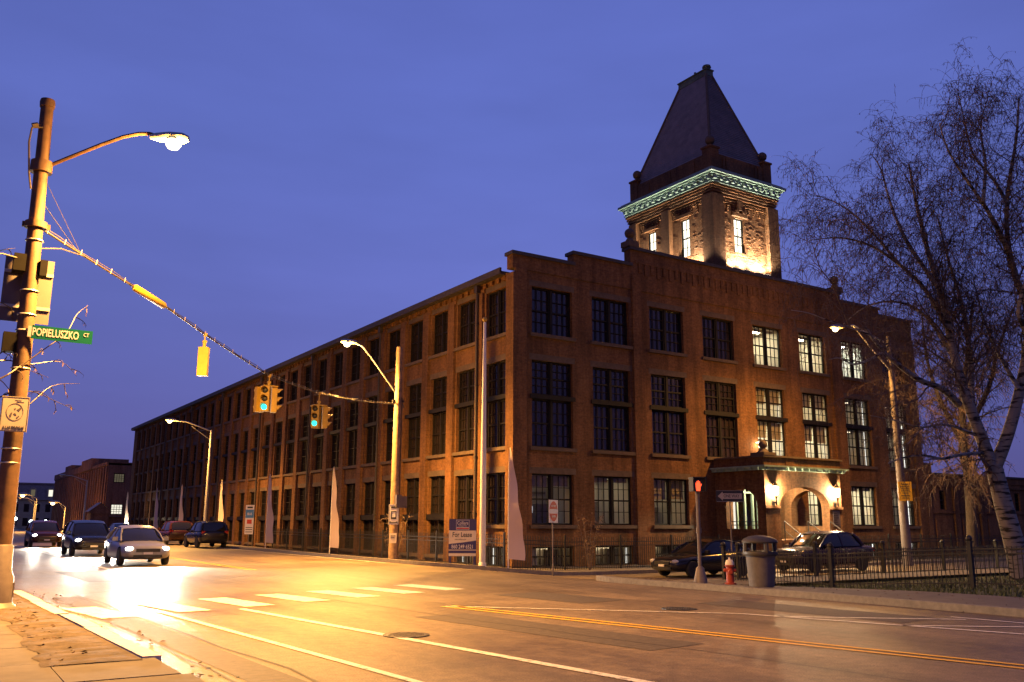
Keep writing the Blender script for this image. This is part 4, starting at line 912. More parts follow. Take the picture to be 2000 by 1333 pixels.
def panel_sign(name, lbl, loc, w_, h_, mat, rz, bars=(), txt=(), post=None, border=None, grp=None):
    t = thing(name, lbl, 'sign', loc, R(rz), grp)
    mb = MB(); mb.box(-w_/2, w_/2, -.006, .006, -h_/2, h_/2); mb.build('panel', mat, t)
    if border:
        mb = MB(); e = .025
        for x0, x1, z0, z1 in ((-w_/2+e, w_/2-e, h_/2-e-.012, h_/2-e), (-w_/2+e, w_/2-e, -h_/2+e, -h_/2+e+.012), (-w_/2+e, -w_/2+e+.012, -h_/2+e, h_/2-e), (w_/2-e-.012, w_/2-e, -h_/2+e, h_/2-e)): mb.box(x0, x1, -.0095, -.0062, z0, z1)
        mb.build('border', border, t)
    for m_, rects in bars:
        mb = MB()
        for x0, x1, z0, z1 in rects: mb.box(x0, x1, -.012, -.0066, z0, z1)
        mb.build('marking', m_, t)
    for s_, size, m_, x, z, sx in txt: text(s_, size, m_, t, (x, -.014, z), sx)
    if post:
        mb = MB(); mb.tube([(0, .035, -post), (0, .035, h_/2-.03)], .026, 8); mb.build('post', 'dsteel', t)
    return t
panel_sign('parking_sign', 'white parking rule sign with black symbol strapped to the wooden pole', (17.1, 35.7, 1.95), .42, .86, 'signw', -28, [('ink', [(-.12, .12, .26, .34), (-.14, .14, -.36, -.32), (-.17, -.1, -.36, -.3), (.1, .17, -.36, -.3), (-.12, .12, .1, .14), (-.12, -.08, -.12, .1), (.08, .12, -.12, .1), (-.12, .12, -.2, -.12)])], border='ink')
panel_sign('small_tag', 'small cream notice on the wooden pole below the parking sign', (17.1, 35.7, .95), .3, .42, 'cream', -28, [('ink', [(-.1, .1, .08, .11), (-.1, .06, 0, .03)])])
panel_sign('bus_stop_sign', 'slim blue and white bus stop sign on a thin post', (16.9, 55.5, 1.75), .5, 1.75, 'signw', -20, [('blue', [(-.24, .24, .1, .6)]), ('red', [(-.14, .14, -.25, .0)]), ('ink', [(-.2, .2, -.5, -.46), (-.2, .2, -.62, -.58), (-.2, .2, -.76, -.72), (-.16, .16, .68, .78)])], [('BUS', .2, 'signw', 0, .33, .8)], post=2.0)
# davit lamps down the street
def davit(x, y, h, lbl, lit=True, pw=0, reach=2.6, grp='street lamps down the far kerb', sc=1.0):
    t = thing('street_lamp', lbl, 'lamp post', (x, y, gz(x, y)+.1), 0, grp); h = h-gz(x, y)-.1
    mb = MB(); mb.tube([(0, 0, 0), (0, 0, h)], [.13, .075], 12); mb.build('shaft', 'steel', t, True)
    mb = MB(); mb.lathe([(.24, 0), (.24, .1), (.15, .3)], (0, 0, 0), 12); mb.build('base', 'steel', t)
    mb = MB(); mb.tube([(0, 0, h-.1), (-reach*.4, 0, h+.25), (-reach*.7, 0, h+.5), (-reach, 0, h+.52)], .045, 8); mb.tube([(0, 0, h-.75), (-reach*.55, 0, h+.2)], .02, 6); mb.build('lamp_arm', 'steel', t, True)
    luminaire(t, (-reach-.3, 0, h+.5), -1, 0, lit, sc, pw)
davit(17.2, 67, 8.2, 'lit steel street lamp in front of the long side of the mill', True, 9000)
davit(17.2, 125, 6.7, 'unlit steel street lamp just left of the mill end', False)
davit(15.0, 159, 5.1, 'far lit street lamp nearest the left edge', True, 3500, 1.6, sc=2.0)
davit(15.0, 161.5, 4.7, 'unlit far street lamp in front of the mansard house', False, 0, 1.8)
davit(16.6, 138, 3.6, 'far lit street lamp before the mansard house', True, 3000, 1.2, sc=1.8)
for k, (x, y, z, lb) in enumerate(((16.8, 217, 2.1, 'far white light nearest the rusty pole'), (17.0, 186.5, 1.5, 'middle far white light at the end of the street'), (17.0, 164, 1.5, 'far white light before the gatehouse'))):
    t = thing('post_lamp', lb, 'lamp post', (x, y, 0), 0, 'small white lights at the end of the street')  # globes on made-up posts stand in for distant vehicle and signal lights
    mb = MB(); mb.tube([(0, 0, -.1), (0, 0, z-.1)], .05, 6); mb.build('post', 'steel', t); mb = MB(); mb.ball((0, 0, z), .34, 10); mb.build('globe', 'e_far', t, True)
t = thing('yard_lamp', 'white lamp on a short post by the mill end', 'lamp post', (19.5, 109.5, -.3)); mb = MB(); mb.tube([(0, 0, -.2), (0, 0, 1.5)], .05, 6); mb.build('post', 'steel', t); mb = MB(); mb.ball((0, 0, 1.65), .24, 10); mb.build('globe', 'e_warm', t, True); light('POINT', 'globe_light', t, (-.3, -.3, 1.7), 250, WARM, .2)
# right hand lamp
t = thing('lawn_lamp', 'leaning grey street lamp with trussed arm beside the birch', 'lamp post', (40.6, 27.1, -.35))
mb = MB(); mb.tube([(0, 0, 0), (-.72, -.4, 11.25)], [.24, .11], 14); mb.build('shaft', 'dsteel', t, True)
a0 = Vector((-.67, -.38, 10.85)); 
mb = MB(); mb.tube([a0, a0+Vector((-1.0, .45, .5)), a0+Vector((-1.7, .75, .9)), a0+Vector((-2.2, .95, .82))], .045, 8); mb.tube([a0-Vector((0, 0, 1.4)), a0+Vector((-1.0, .45, -.1)), a0+Vector((-1.7, .75, .85))], .03, 8); mb.tube([a0+Vector((-.5, .22, -.7)), a0+Vector((-.45, .2, .2))], .015, 5); mb.build('lamp_arm', 'steel', t, True)
luminaire(t, a0+Vector((-2.55, 1.1, .72)), -1, .4, True, 1.0, 3800)
panel_sign('yellow_sign', 'yellow notice sign high on the leaning grey lamp post', (40.1, 26.6, 3.2), .62, .92, 'yel', -42, [('ink', [(-.15, .15, .32, .36), (-.2, .2, .2, .23), (-.2, .2, .1, .13), (-.2, .18, 0, .03), (-.14, .14, -.1, -.07), (-.2, .2, -.24, -.2), (-.16, .16, -.34, -.31)])])

# ---------------------------------------------------------------- cars
def car(name, label, cat, loc, rz, spec, paint_m, lit=False, group=None, beam=0):
    """front towards local -x; spec: stations of the hull and of the cabin"""
    t = thing(name, label, cat, loc, rz, group)
    hull, cab, wx, wr, W = spec['hull'], spec['cab'], spec['wheels'], spec['wr'], spec['w']
    mb = MB(); n = 16; vs = []
    for x, w_, zb, zt in hull:
        half = [(0, zt+.03), (.55*w_, zt+.022), (.86*w_, zt-.02), (.97*w_, zt-.1), (w_, zt-.22 if zt-zb > .5 else (zt+zb)/2), (w_*.985, zb+.16), (.94*w_, zb+.04), (.7*w_, zb), (0, zb)]
        ring = half+[(-a, b) for a, b in half[-2:0:-1]]
        vs += [(x, a, b) for a, b in ring]
    mb.add(vs, [(i*n+k, i*n+(k+1) % n, (i+1)*n+(k+1) % n, (i+1)*n+k) for i in range(len(hull)-1) for k in range(n)]+[tuple(range(n-1, -1, -1)), tuple(range((len(hull)-1)*n, len(hull)*n))])
    body = mb.build('body', [paint_m, 'black'], t, True)
    md = body.modifiers.new('s', 'SUBSURF'); md.levels = 1; md.render_levels = 1
    cut = MB()
    for x in wx:
        for s_ in (-1, 1): cut.lathe([(wr+.06, s_*(W-.3)), (wr+.06, s_*(W+.3))] if s_ > 0 else [(wr+.06, -(W+.3)), (wr+.06, -(W-.3))], (x, 0, wr), 24, 'y')
    co = cut.build('cutter', 'black'); co.parent = t
    mb2 = body.modifiers.new('b', 'BOOLEAN'); mb2.object = co; mb2.operation = 'DIFFERENCE'; mb2.solver = 'EXACT'
    bpy.context.view_layer.update(); dg = bpy.context.evaluated_depsgraph_get()
    me = bpy.data.meshes.new_from_object(body.evaluated_get(dg)); body.modifiers.clear(); body.data = me; bpy.data.objects.remove(co)
    me.polygons.foreach_set('use_smooth', [True]*len(me.polygons))
    try: me.set_sharp_from_angle(angle=R(32))
    except Exception: pass
    # cabin: glass all round, painted roof skin and pillars
    mb = MB(); vs = []; n = 9
    for x, zb, zt, wb, wt in cab: vs += [(x, a, b) for a, b in ((wb, zb), (wb*.55+wt*.45, zb+(zt-zb)*.55), (wt, zt-.05*min(1, (zt-zb)*4)), (wt*.8, zt), (0, zt+.015), (-wt*.8, zt), (-wt, zt-.05*min(1, (zt-zb)*4)), (-(wb*.55+wt*.45), zb+(zt-zb)*.55), (-wb, zb))]
    mb.add(vs, [(i*n+k, i*n+k+1, (i+1)*n+k+1, (i+1)*n+k) for i in range(len(cab)-1) for k in range(n-1)]+[tuple(range(n-1, -1, -1)), tuple(range((len(cab)-1)*n, len(cab)*n))])
    mb.build('cabin_glass', 'carglass', t, True)
    top = [c for c in cab if c[2] > spec['roofz']]
    mb = MB(); vs = []
    for x, zb, zt, wb, wt in top: vs += [(x, a, b) for a, b in ((wt+.02, zt-.07), (wt+.015, zt-.02), (wt*.82, zt+.012), (0, zt+.03), (-wt*.82, zt+.012), (-wt-.015, zt-.02), (-wt-.02, zt-.07))]
    n = 7; mb.add(vs, [(i*n+k, i*n+k+1, (i+1)*n+k+1, (i+1)*n+k) for i in range(len(top)-1) for k in range(n-1)])
    for s_ in (-1, 1):
        f0, f1, r0, r1 = cab[0], top[0], cab[-1], top[-1]
        mb.tube([(f0[0]-.02, s_*f0[3]*.98, f0[1]), ((f0[0]+f1[0])/2, s_*(f0[3]+f1[4])/2*1.01, (f0[1]+f1[2])/2+.03), (f1[0], s_*f1[4]*1.01, f1[2]-.03)], [.04, .035, .04], 6)
        mb.tube([(r0[0], s_*r0[3]*.98, r0[1]), ((r0[0]+r1[0])/2, s_*(r0[3]+r1[4])/2*1.01, (r0[1]+r1[2])/2+.03), (r1[0], s_*r1[4]*1.01, r1[2]-.03)], [.1, .08, .05], 6)
        xm = spec['bp']; zb_ = [c for c in cab if c[0] <= xm][-1]
        mb.tube([(xm+.05, s_*zb_[3]*1.0, zb_[1]), (xm+.02, s_*(zb_[3]*.55+zb_[4]*.45)*1.005, zb_[1]+(zb_[2]-zb_[1])*.55), (xm, s_*zb_[4]*1.005, zb_[2]-.04)], .035, 6)
    mb.build('roof', paint_m, t, True)
    for s_ in (-1, 1):
        for x in wx:
            mb = MB(); y0 = s_*(W-.2); y1 = s_*(W-.01); prof = [(wr*.62, y0), (wr*.95, y0), (wr, y0+s_*.03), (wr, y1-s_*.04), (wr*.94, y1), (wr*.66, y1)]
            if s_ < 0: prof = prof[::-1]
            mb.lathe(prof, (x, 0, wr), 24, 'y'); wl_ = mb.build('wheel', 'rubber', t, True)
            mb = MB(); rp_ = [(wr*.66, y1-s_*.005), (wr*.6, y1-s_*.03), (.03, y1-s_*.02)]; mb.lathe(rp_ if s_ > 0 else rp_[::-1], (x, 0, wr), 20, 'y'); mb.mi = 1
            for k in range(5):
                a = 2*math.pi*k/5; c0 = Vector((x+math.cos(a)*wr*.38, y1-s_*.012, wr+math.sin(a)*wr*.38)); mb.tube([c0-Vector((0, .012, 0)), c0+Vector((0, .012, 0))], wr*.12, 8)
            mb.build('rim', ['alloy', 'black'], wl_)
        x, z, yy = spec['hl']; mb = MB(); mb.lathe([(.01, -.09), (.08, -.06), (.1, 0), (.08, .06), (.01, .09)], (0, 0, 0), 12, 'x'); 
        mb.v = [(v[0]*1.2+x+abs(v[1])*.3, v[1]*1.6+s_*yy, v[2]*.8+z) for v in mb.v]; mb.build('headlight', 'e_white' if lit else 'lensoff', t, True)
        if lit and beam: light('SPOT', 'headlight_beam', t, (x-.2, s_*yy, z), beam, (1.0, .90, .74), .08, (x-13, s_*yy*1.2, z-.9), 70, .9)
        x, z, yy = spec['tl']; mb = MB(); mb.box(x-.1, x+.03, s_*yy-.11, s_*yy+.11, z-.09, z+.09); mb.build('tail_light', 'tail', t)
        x, z, yy = spec['mir']; mb = MB(); mb.box(x-.06, x+.08, min(s_*yy, s_*(yy+.2)), max(s_*yy, s_*(yy+.2)), z-.06, z+.08); mb.build('mirror', paint_m, t)
        mb = MB()
        for xh in spec['hand']: mb.box(xh, xh+.16, s_*(W-.03)-.02, s_*(W-.03)+.02, spec['hz'], spec['hz']+.03)
        mb.build('door_handle', 'black' if paint_m != 'cardark' else 'alloy', t)
    fx = hull[0][0]; mb = MB(); mb.box(fx-.02, fx+.1, -.42, .42, .5, .62); mb.box(fx-.01, fx+.1, -.5, .5, .3, .4); mb.build('grille', 'black', t)
    mb = MB(); mb.box(fx-.035, fx-.02, -.16, .16, .42, .5); mb.build('number_plate', 'signw', t)
    return t
SEDAN = dict(hull=[(-2.28, .60, .34, .60), (-2.2, .78, .26, .68), (-1.9, .86, .22, .76), (-1.2, .88, .20, .84), (-.8, .89, .19, .89), (0, .9, .18, .92), (1.0, .9, .18, .95), (1.6, .88, .2, .98), (2.08, .82, .25, .96), (2.26, .70, .34, .82)],
    cab=[(-1.05, .87, .88, .78, .74), (-.3, .9, 1.33, .80, .62), (.05, .9, 1.42, .81, .60), (.65, .91, 1.44, .81, .60), (1.15, .93, 1.36, .80, .60), (1.85, .96, .98, .74, .70)], roofz=1.3, wheels=(-1.42, 1.3), wr=.32, w=.9, bp=.35, hl=(-2.17, .62, .62), tl=(2.16, .8, .62), mir=(-.72, .95, .82), hand=(.15, 1.0), hz=.8)
PICK = dict(hull=[(-2.62, .66, .42, .78), (-2.52, .84, .34, .9), (-2.2, .92, .32, .99), (-1.3, .94, .3, 1.05), (-.95, .95, .3, 1.08), (0, .96, .3, 1.1), (1.0, .96, .3, 1.12), (1.55, .96, .3, 1.14), (2.4, .95, .34, 1.14), (2.55, .9, .4, 1.1)],
    cab=[(-1.2, 1.05, 1.06, .86, .82), (-.5, 1.08, 1.62, .88, .70), (-.1, 1.09, 1.72, .89, .68), (.9, 1.1, 1.74, .89, .68), (1.3, 1.11, 1.66, .88, .68), (1.75, 1.13, 1.15, .86, .78)], roofz=1.58, wheels=(-1.65, 1.6), wr=.39, w=.96, bp=.25, hl=(-2.5, .78, .7), tl=(2.5, .95, .8), mir=(-.85, 1.15, .9), hand=(.1, .95), hz=.98)
SUV = dict(hull=[(-2.25, .62, .38, .72), (-2.16, .8, .3, .82), (-1.85, .88, .27, .9), (-1.1, .9, .26, .97), (-.8, .91, .26, 1.0), (0, .92, .26, 1.02), (1.2, .92, .26, 1.04), (1.9, .9, .28, 1.05), (2.15, .85, .34, 1.03), (2.25, .78, .42, .9)],
    cab=[(-1.05, .97, .98, .82, .78), (-.4, 1.0, 1.5, .84, .68), (0, 1.0, 1.62, .85, .66), (1.3, 1.02, 1.64, .85, .66), (1.8, 1.03, 1.55, .83, .66), (2.15, 1.04, 1.05, .8, .74)], roofz=1.48, wheels=(-1.38, 1.36), wr=.35, w=.92, bp=.35, hl=(-2.12, .74, .66), tl=(2.16, .95, .7), mir=(-.75, 1.08, .85), hand=(.15, 1.0), hz=.92)
car('parked_car', 'dark saloon parked along the iron railings near the bare pedestrian signal', 'car', (26.75, 26.95, gz(26, 27)), 0, SEDAN, 'cardark')
car('parked_pickup', 'indigo crew cab pickup parked before the arched porch', 'pickup', (34.4, 27.2, -.45), 0, PICK, 'carblue')
car('parked_car', 'dark estate car parked by the kerb beneath the lit steel street lamp', 'car', (15.5, 60, 0), R(-90), SUV, 'cardark', group='cars parked down the far kerb')
car('parked_car', 'maroon saloon parked behind the estate car by the kerb', 'car', (15.5, 68.5, 0), R(-90), SUV, 'carred', group='cars parked down the far kerb')
car('parked_car', 'silver saloon parked farthest down the kerb', 'car', (15.4, 90, 0), R(-90), SEDAN, 'carsil', group='cars parked down the far kerb')
G = 'cars coming with their headlights on'
car('moving_car', 'pale saloon with blazing headlights, first in the line of oncoming traffic', 'car', (7.2, 38, 0), R(90), SEDAN, 'carsil', True, G, 6000)
car('moving_car', 'dark tall car with headlights on, second in the line of oncoming traffic', 'car', (7.0, 49, 0), R(90), SUV, 'cardark', True, G, 5000)
car('moving_car', 'maroon car with headlights on, last in the line of oncoming traffic', 'car', (6.8, 66, 0), R(90), SUV, 'carred', True, G, 3000)

# ---------------------------------------------------------------- fences
def fence(label, pts, h, name='iron_fence', step=.125, pst=2.4, cap=True, dz=.0, ps=.035, grp=None):
    t = thing(name, label, 'fence', (pts[0][0], pts[0][1], 0), 0, grp); ox, oy = pts[0]
    for a, b in zip(pts, pts[1:]):
        a_ = Vector((*a, 0)); b_ = Vector((*b, 0)); L_ = (b_-a_).length; npan = max(1, round(L_/pst)); d = (b_-a_)/npan; u = d.normalized()
        for i in range(npan):
            p = a_+d*i; z0 = gz(p.x, p.y)+dz; x, y = p.x-ox, p.y-oy
            mb = MB(); mb.box(x-ps, x+ps, y-ps, y+ps, z0-.1, z0+h+.12)
            if cap: mb.box(x-ps*1.5, x+ps*1.5, y-ps*1.5, y+ps*1.5, z0+h+.12, z0+h+.16); mb.ball((x, y, z0+h+.22), ps*1.7, 8)
            mb.build('post', 'black', t)
            mb = MB(); q_ = p+d; z1 = gz(q_.x, q_.y)+dz; m_ = int(d.length/step); s_ = Vector((-u.y, u.x, 0))*.014
            for zr_ in (.16, h-.18, h-.34 if h > 1.25 else h-.06):
                A = Vector((x, y, z0+zr_)); B = Vector((q_.x-ox, q_.y-oy, z1+zr_)); k = Vector((0, 0, .03))
                mb.add([A-s_, A+s_, B+s_, B-s_, A-s_+k, A+s_+k, B+s_+k, B-s_+k], [(0, 3, 2, 1), (4, 5, 6, 7), (0, 1, 5, 4), (1, 2, 6, 5), (2, 3, 7, 6), (3, 0, 4, 7)])
            for j in range(1, m_):
                c = p+d*j/m_; zz = z0+(z1-z0)*j/m_; cx_, cy_ = c.x-ox, c.y-oy; r_ = .0095
                mb.add([(cx_-r_, cy_-r_, zz+.05), (cx_+r_, cy_-r_, zz+.05), (cx_+r_, cy_+r_, zz+.05), (cx_-r_, cy_+r_, zz+.05), (cx_-r_, cy_-r_, zz+h), (cx_+r_, cy_-r_, zz+h), (cx_+r_, cy_+r_, zz+h), (cx_-r_, cy_+r_, zz+h), (cx_, cy_, zz+h+.05)],
                       [(0, 1, 5, 4), (1, 2, 6, 5), (2, 3, 7, 6), (3, 0, 4, 7), (4, 5, 8), (5, 6, 8), (6, 7, 8), (7, 4, 8)])
            mb.build('rail_panel', 'black', t)
    return t
fence('tall black iron railings round the foot of the mill up to the porch', [(19.9, 60), (19.9, 31.2), (35.0, 31.2)], 1.42, cap=False, dz=.02, pst=2.9)
fence('tall black iron railings in front of the mill right of the porch and the annex', [(39.2, 31.2), (75, 31.2)], 1.42, cap=False, dz=.02, pst=2.9)
fence('low black iron fence with ball topped posts along the front of the lawn', [(24, 23.2), (24, -4)], 1.12, pst=4.2, ps=.055)
fence('low black iron fence with ball topped posts along the side street behind the lawn', [(24.4, 22.9), (70, 22.9)], 1.12, pst=4.2, ps=.055)

# ---------------------------------------------------------------- street furniture
t = thing('litter_bin', 'big dark litter bin with domed lid on the far pavement', 'bin', (17.4, 15.6, gz(17.4, 15.6)+.14), R(20)); t.scale = (.95, .95, .93)
mb = MB(); mb.lathe([(.3, 0), (.32, .04), (.37, .78), (.39, .82), (.36, .83)], (0, 0, 0), 20); mb.build('barrel', 'bin', t, True)
mb = MB(); mb.lathe([(.43, .8), (.45, .84), (.44, .9), (.4, .91)], (0, 0, 0), 20)
for k in range(4):
    a = math.pi/4+k*math.pi/2; mb.tube([(.4*math.cos(a), .4*math.sin(a), .88), (.39*math.cos(a), .39*math.sin(a), 1.14)], .06, 6)
mb.lathe([(.45, 1.12), (.46, 1.16), (.42, 1.22), (.28, 1.29), (.1, 1.32), (.01, 1.325)], (0, 0, 0), 20); mb.build('lid', 'binlid', t, True)
t = thing('fire_hydrant', 'red fire hydrant with pale bonnet beside the litter bin', 'hydrant', (18.0, 17.2, gz(18, 17.2)+.14), R(-40)); t.scale = (.9, .9, .86)
mb = MB(); mb.lathe([(.17, 0), (.17, .05), (.115, .06), (.11, .52), (.15, .53), (.15, .57), (.12, .58)], (0, 0, 0), 16); mb.build('barrel', 'hydr', t, True)
mb = MB(); mb.lathe([(.13, .58), (.125, .65), (.09, .72), (.03, .745), (.03, .79), (.005, .8)], (0, 0, 0), 16); mb.build('bonnet', 'cream', t, True)
for s_ in (-1, 1): mb = MB(); mb.lathe([(.055, .09), (.06, .15), (.045, .18)] if s_ > 0 else [(.045, -.18), (.06, -.15), (.055, -.09)], (0, 0, .42), 10, 'x'); mb.build('outlet_cap', 'hydr', t, True)
mb = MB(); mb.lathe([(.06, -.2), (.075, -.17), (.07, -.09)], (0, 0, .38), 10, 'y'); mb.build('pumper_cap', 'hydr', t, True)
t = thing('pedestrian_signal', 'pedestrian signal showing a red hand on a grey post', 'traffic light', (18.6, 18.9, gz(18.6, 18.9)+.14), R(-25))
H = 2.72
mb = MB(); mb.tube([(0, 0, .3), (0, 0, H-.15)], .055, 10); mb.lathe([(.2, 0), (.19, .08), (.11, .4), (.06, .46)], (0, 0, 0), 12); mb.tube([(0, .0, H-1.35), (0, 0, H-1.2)], .075, 10); mb.build('post', 'dsteel', t, True)
mb = MB(); mb.box(-.2, .2, -.14, .14, H-.18, H+.22); mb.box(-.2, .2, -.24, -.14, H+.19, H+.22); mb.box(-.2, -.17, -.24, -.14, H-.18, H+.19); mb.box(.17, .2, -.24, -.14, H-.18, H+.19); mb.build('housing', 'black', t)
mb = MB(); hx, hz_ = -.02, H-.06
palm = [(-.05, -.1), (.05, -.1), (.06, .0), (.1, .06), (.085, .085), (.055, .05), (.055, .13), (.03, .13), (.028, .06), (.022, .155), (-.002, .155), (-.004, .06), (-.012, .145), (-.035, .145), (-.034, .05), (-.045, .11), (-.065, .105), (-.065, .0)]
mb.prism([(hx+a*1.1, hz_+b*1.15) for a, b in palm], -.15, -.142); mb.build('red_hand', 'e_red', t)
t = panel_sign('one_way_sign', 'black one way sign with white arrow pointing left in front of the porch', (24.75, 23.5, 2.6), 1.0, .42, 'ink', -33, [('dull', [(-.485, .485, .19, .2), (-.485, .485, -.2, -.19)])], [('ONE WAY', .155, 'ink', .06, 0, .8)], post=3.2)
mb = MB(); mb.prism([(-.44, 0), (-.26, .16), (-.26, .1), (.44, .1), (.44, -.1), (-.26, -.1), (-.26, -.16)], -.0125, -.0068); mb.build('arrow', 'dull', t)
t = panel_sign('no_entry_sign', 'narrow red and white no entry sign on a thin post by the railings', (19.4, 27.1, 2.03), .62, .82, 'signw', 22, [], [('DO NOT', .1, 'signw', 0, .19, .8), ('ENTER', .1, 'signw', 0, -.19, .8)], post=2.6)
mb = MB(); ring = [(.27*math.cos(2*math.pi*i/28), .36*math.sin(2*math.pi*i/28)) for i in range(28)]
mb.prism([p for p in ring if p[1] >= .065], -.0125, -.0066); mb.prism([p for p in ring if p[1] <= -.065], -.0125, -.0066); mb.build('red_disc', 'red', t)
t = thing('lease_sign', 'navy and cream for lease board on two blue posts', 'sign', (18.35, 31.9, gz(18.4, 31.9)-.48), R(-30)); t.scale = (.88, 1, 1)
mb = MB(); mb.box(-.62, .62, -.015, .015, .95, 2.4); mb.build('panel', 'cream', t)
mb = MB(); mb.box(-.62, .62, -.02, -.0155, 1.95, 2.4); mb.box(-.62, .62, -.02, -.0155, 1.2, 1.42); mb.prism([(-.62, 1.42), (.62, 1.42), (.62, 1.56), (-.1, 1.47)], -.02, -.0155); mb.box(-.62, .62, -.02, -.0155, 1.06, 1.17); mb.build('navy_band', 'navy', t)
mb = MB()
for x0, x1, z0, z1 in ((-.3, .3, 2.355, 2.368), (-.3, .3, 1.99, 2.003), (-.3, -.288, 2.003, 2.355), (.288, .3, 2.003, 2.355), (-.28, .28, 2.065, 2.085)): mb.box(x0, x1, -.024, -.0202, z0, z1)
mb.build('logo_border', 'signw', t)
mb = MB(); mb.box(-.28, .28, -.024, -.0202, 2.02, 2.05); mb.build('logo_stripe', 'red', t)
text('Colliers', .19, 'signw', t, (0, -.026, 2.24), .84, bold=.004); text('INTERNATIONAL', .05, 'signw', t, (0, -.026, 2.13), .95)
text('For Lease', .27, 'ink', t, (-.02, -.022, 1.78), .84); text('www.colliers.com', .09, 'signback', t, (-.1, -.022, 1.6), .8); text('860 249 6521', .215, 'signw', t, (0, -.026, 1.31), .84, bold=.004)
for x in (-.56, .56): mb = MB(); mb.box(x-.05, x+.05, .016, .1, 0, 2.38); mb.build('post', 'navy', t)
# flagpole and feather flags
t = thing('flagpole', 'tall white flagpole with a gold ball at the mill corner', 'flagpole', (19.2, 31.75, gz(19.2, 31.8)))
mb = MB(); mb.tube([(0, 0, 0), (0, 0, 4.6), (0, 0, 10.2)], [.13, .115, .06], 14); mb.lathe([(.16, 0), (.16, .25), (.13, .3)], (0, 0, 0), 14); mb.build('shaft', 'signw', t, True); mb = MB(); mb.ball((0, 0, 10.32), .11, 10); mb.build('ball', 'sigyel', t, True)
def feather(x, y, h, wd, first=[None], lbl=''):
    z = gz(x, y)
    t = thing('feather_flag', lbl, 'flag', (x, y, z), R(-42), 'feather flags standing along the mill')
    mb = MB(); mb.tube([(0, 0, 0), (0, 0, h*.7), (.02, 0, h*.93), (.06, 0, h)], [.03, .025, .015, .01], 6); mb.build('pole', 'signw', t)
    mb = MB(); n = 22; vs = []
    for i in range(n+1):
        z_ = .5+(h-.5)*i/n; k = (1-i/n); wv = wd*(.05+.95*min(1, 1.15*k)**.85)*(1+.06*math.sin(i*.9+x)); b = .05*math.sin(i*.55+y)
        x0 = .03+.03*(i/n)**6
        for th in (-.008, .008): vs += [(x0, th, z_), (x0+wv*.5, th+b, z_-.02), (x0+wv, th+b*1.8, z_-.05)]
    fs = []
    for i in range(n):
        o = i*6
        for k in (0, 1): fs += [(o+k, o+k+1, o+k+7, o+k+6), (o+3+k, o+9+k, o+10+k, o+4+k)]
        fs += [(o, o+6, o+9, o+3), (o+2, o+5, o+11, o+8)]
    fs += [(0, 3, 4, 1), (1, 4, 5, 2), (n*6, n*6+1, n*6+4, n*6+3), (n*6+1, n*6+2, n*6+5, n*6+4)]
    mb.add(vs, fs); mb.build('cloth', 'cloth', t, True)
for k, (x, y, h, wd, lb) in enumerate(((19.7, 30.6, 4.9, .62, 'pale pink feather flag at the mill corner right of the flagpole'), (19.4, 48.6, 5.0, .5, 'pale pink feather flag just left of the wooden pole'), (19.4, 59.9, 5.0, .5, 'pale feather flag right of the bus stop sign'),
        (19.4, 71.6, 5.0, .42, 'pale feather flag just right of the lit steel street lamp'), (19.4, 84.5, 5.0, .42, 'pale feather flag just left of the lit steel street lamp'), (19.4, 94.6, 5.0, .4, 'slim far feather flag, second from the mill end'), (19.4, 110, 5.0, .4, 'farthest slim feather flag by the mill end'))):
    feather(x, y, h, wd, lbl=lb)
t = thing('bollard', 'short lit concrete bollard on the far pavement', 'bollard', (17.4, 112, .1)); mb = MB(); mb.tube([(0, 0, 0), (0, 0, 1.2)], .16, 10); mb.lathe([(.2, 1.2), (.2, 1.3), (.05, 1.38)], (0, 0, 0), 10); mb.build('shaft', 'concrete', t, True)

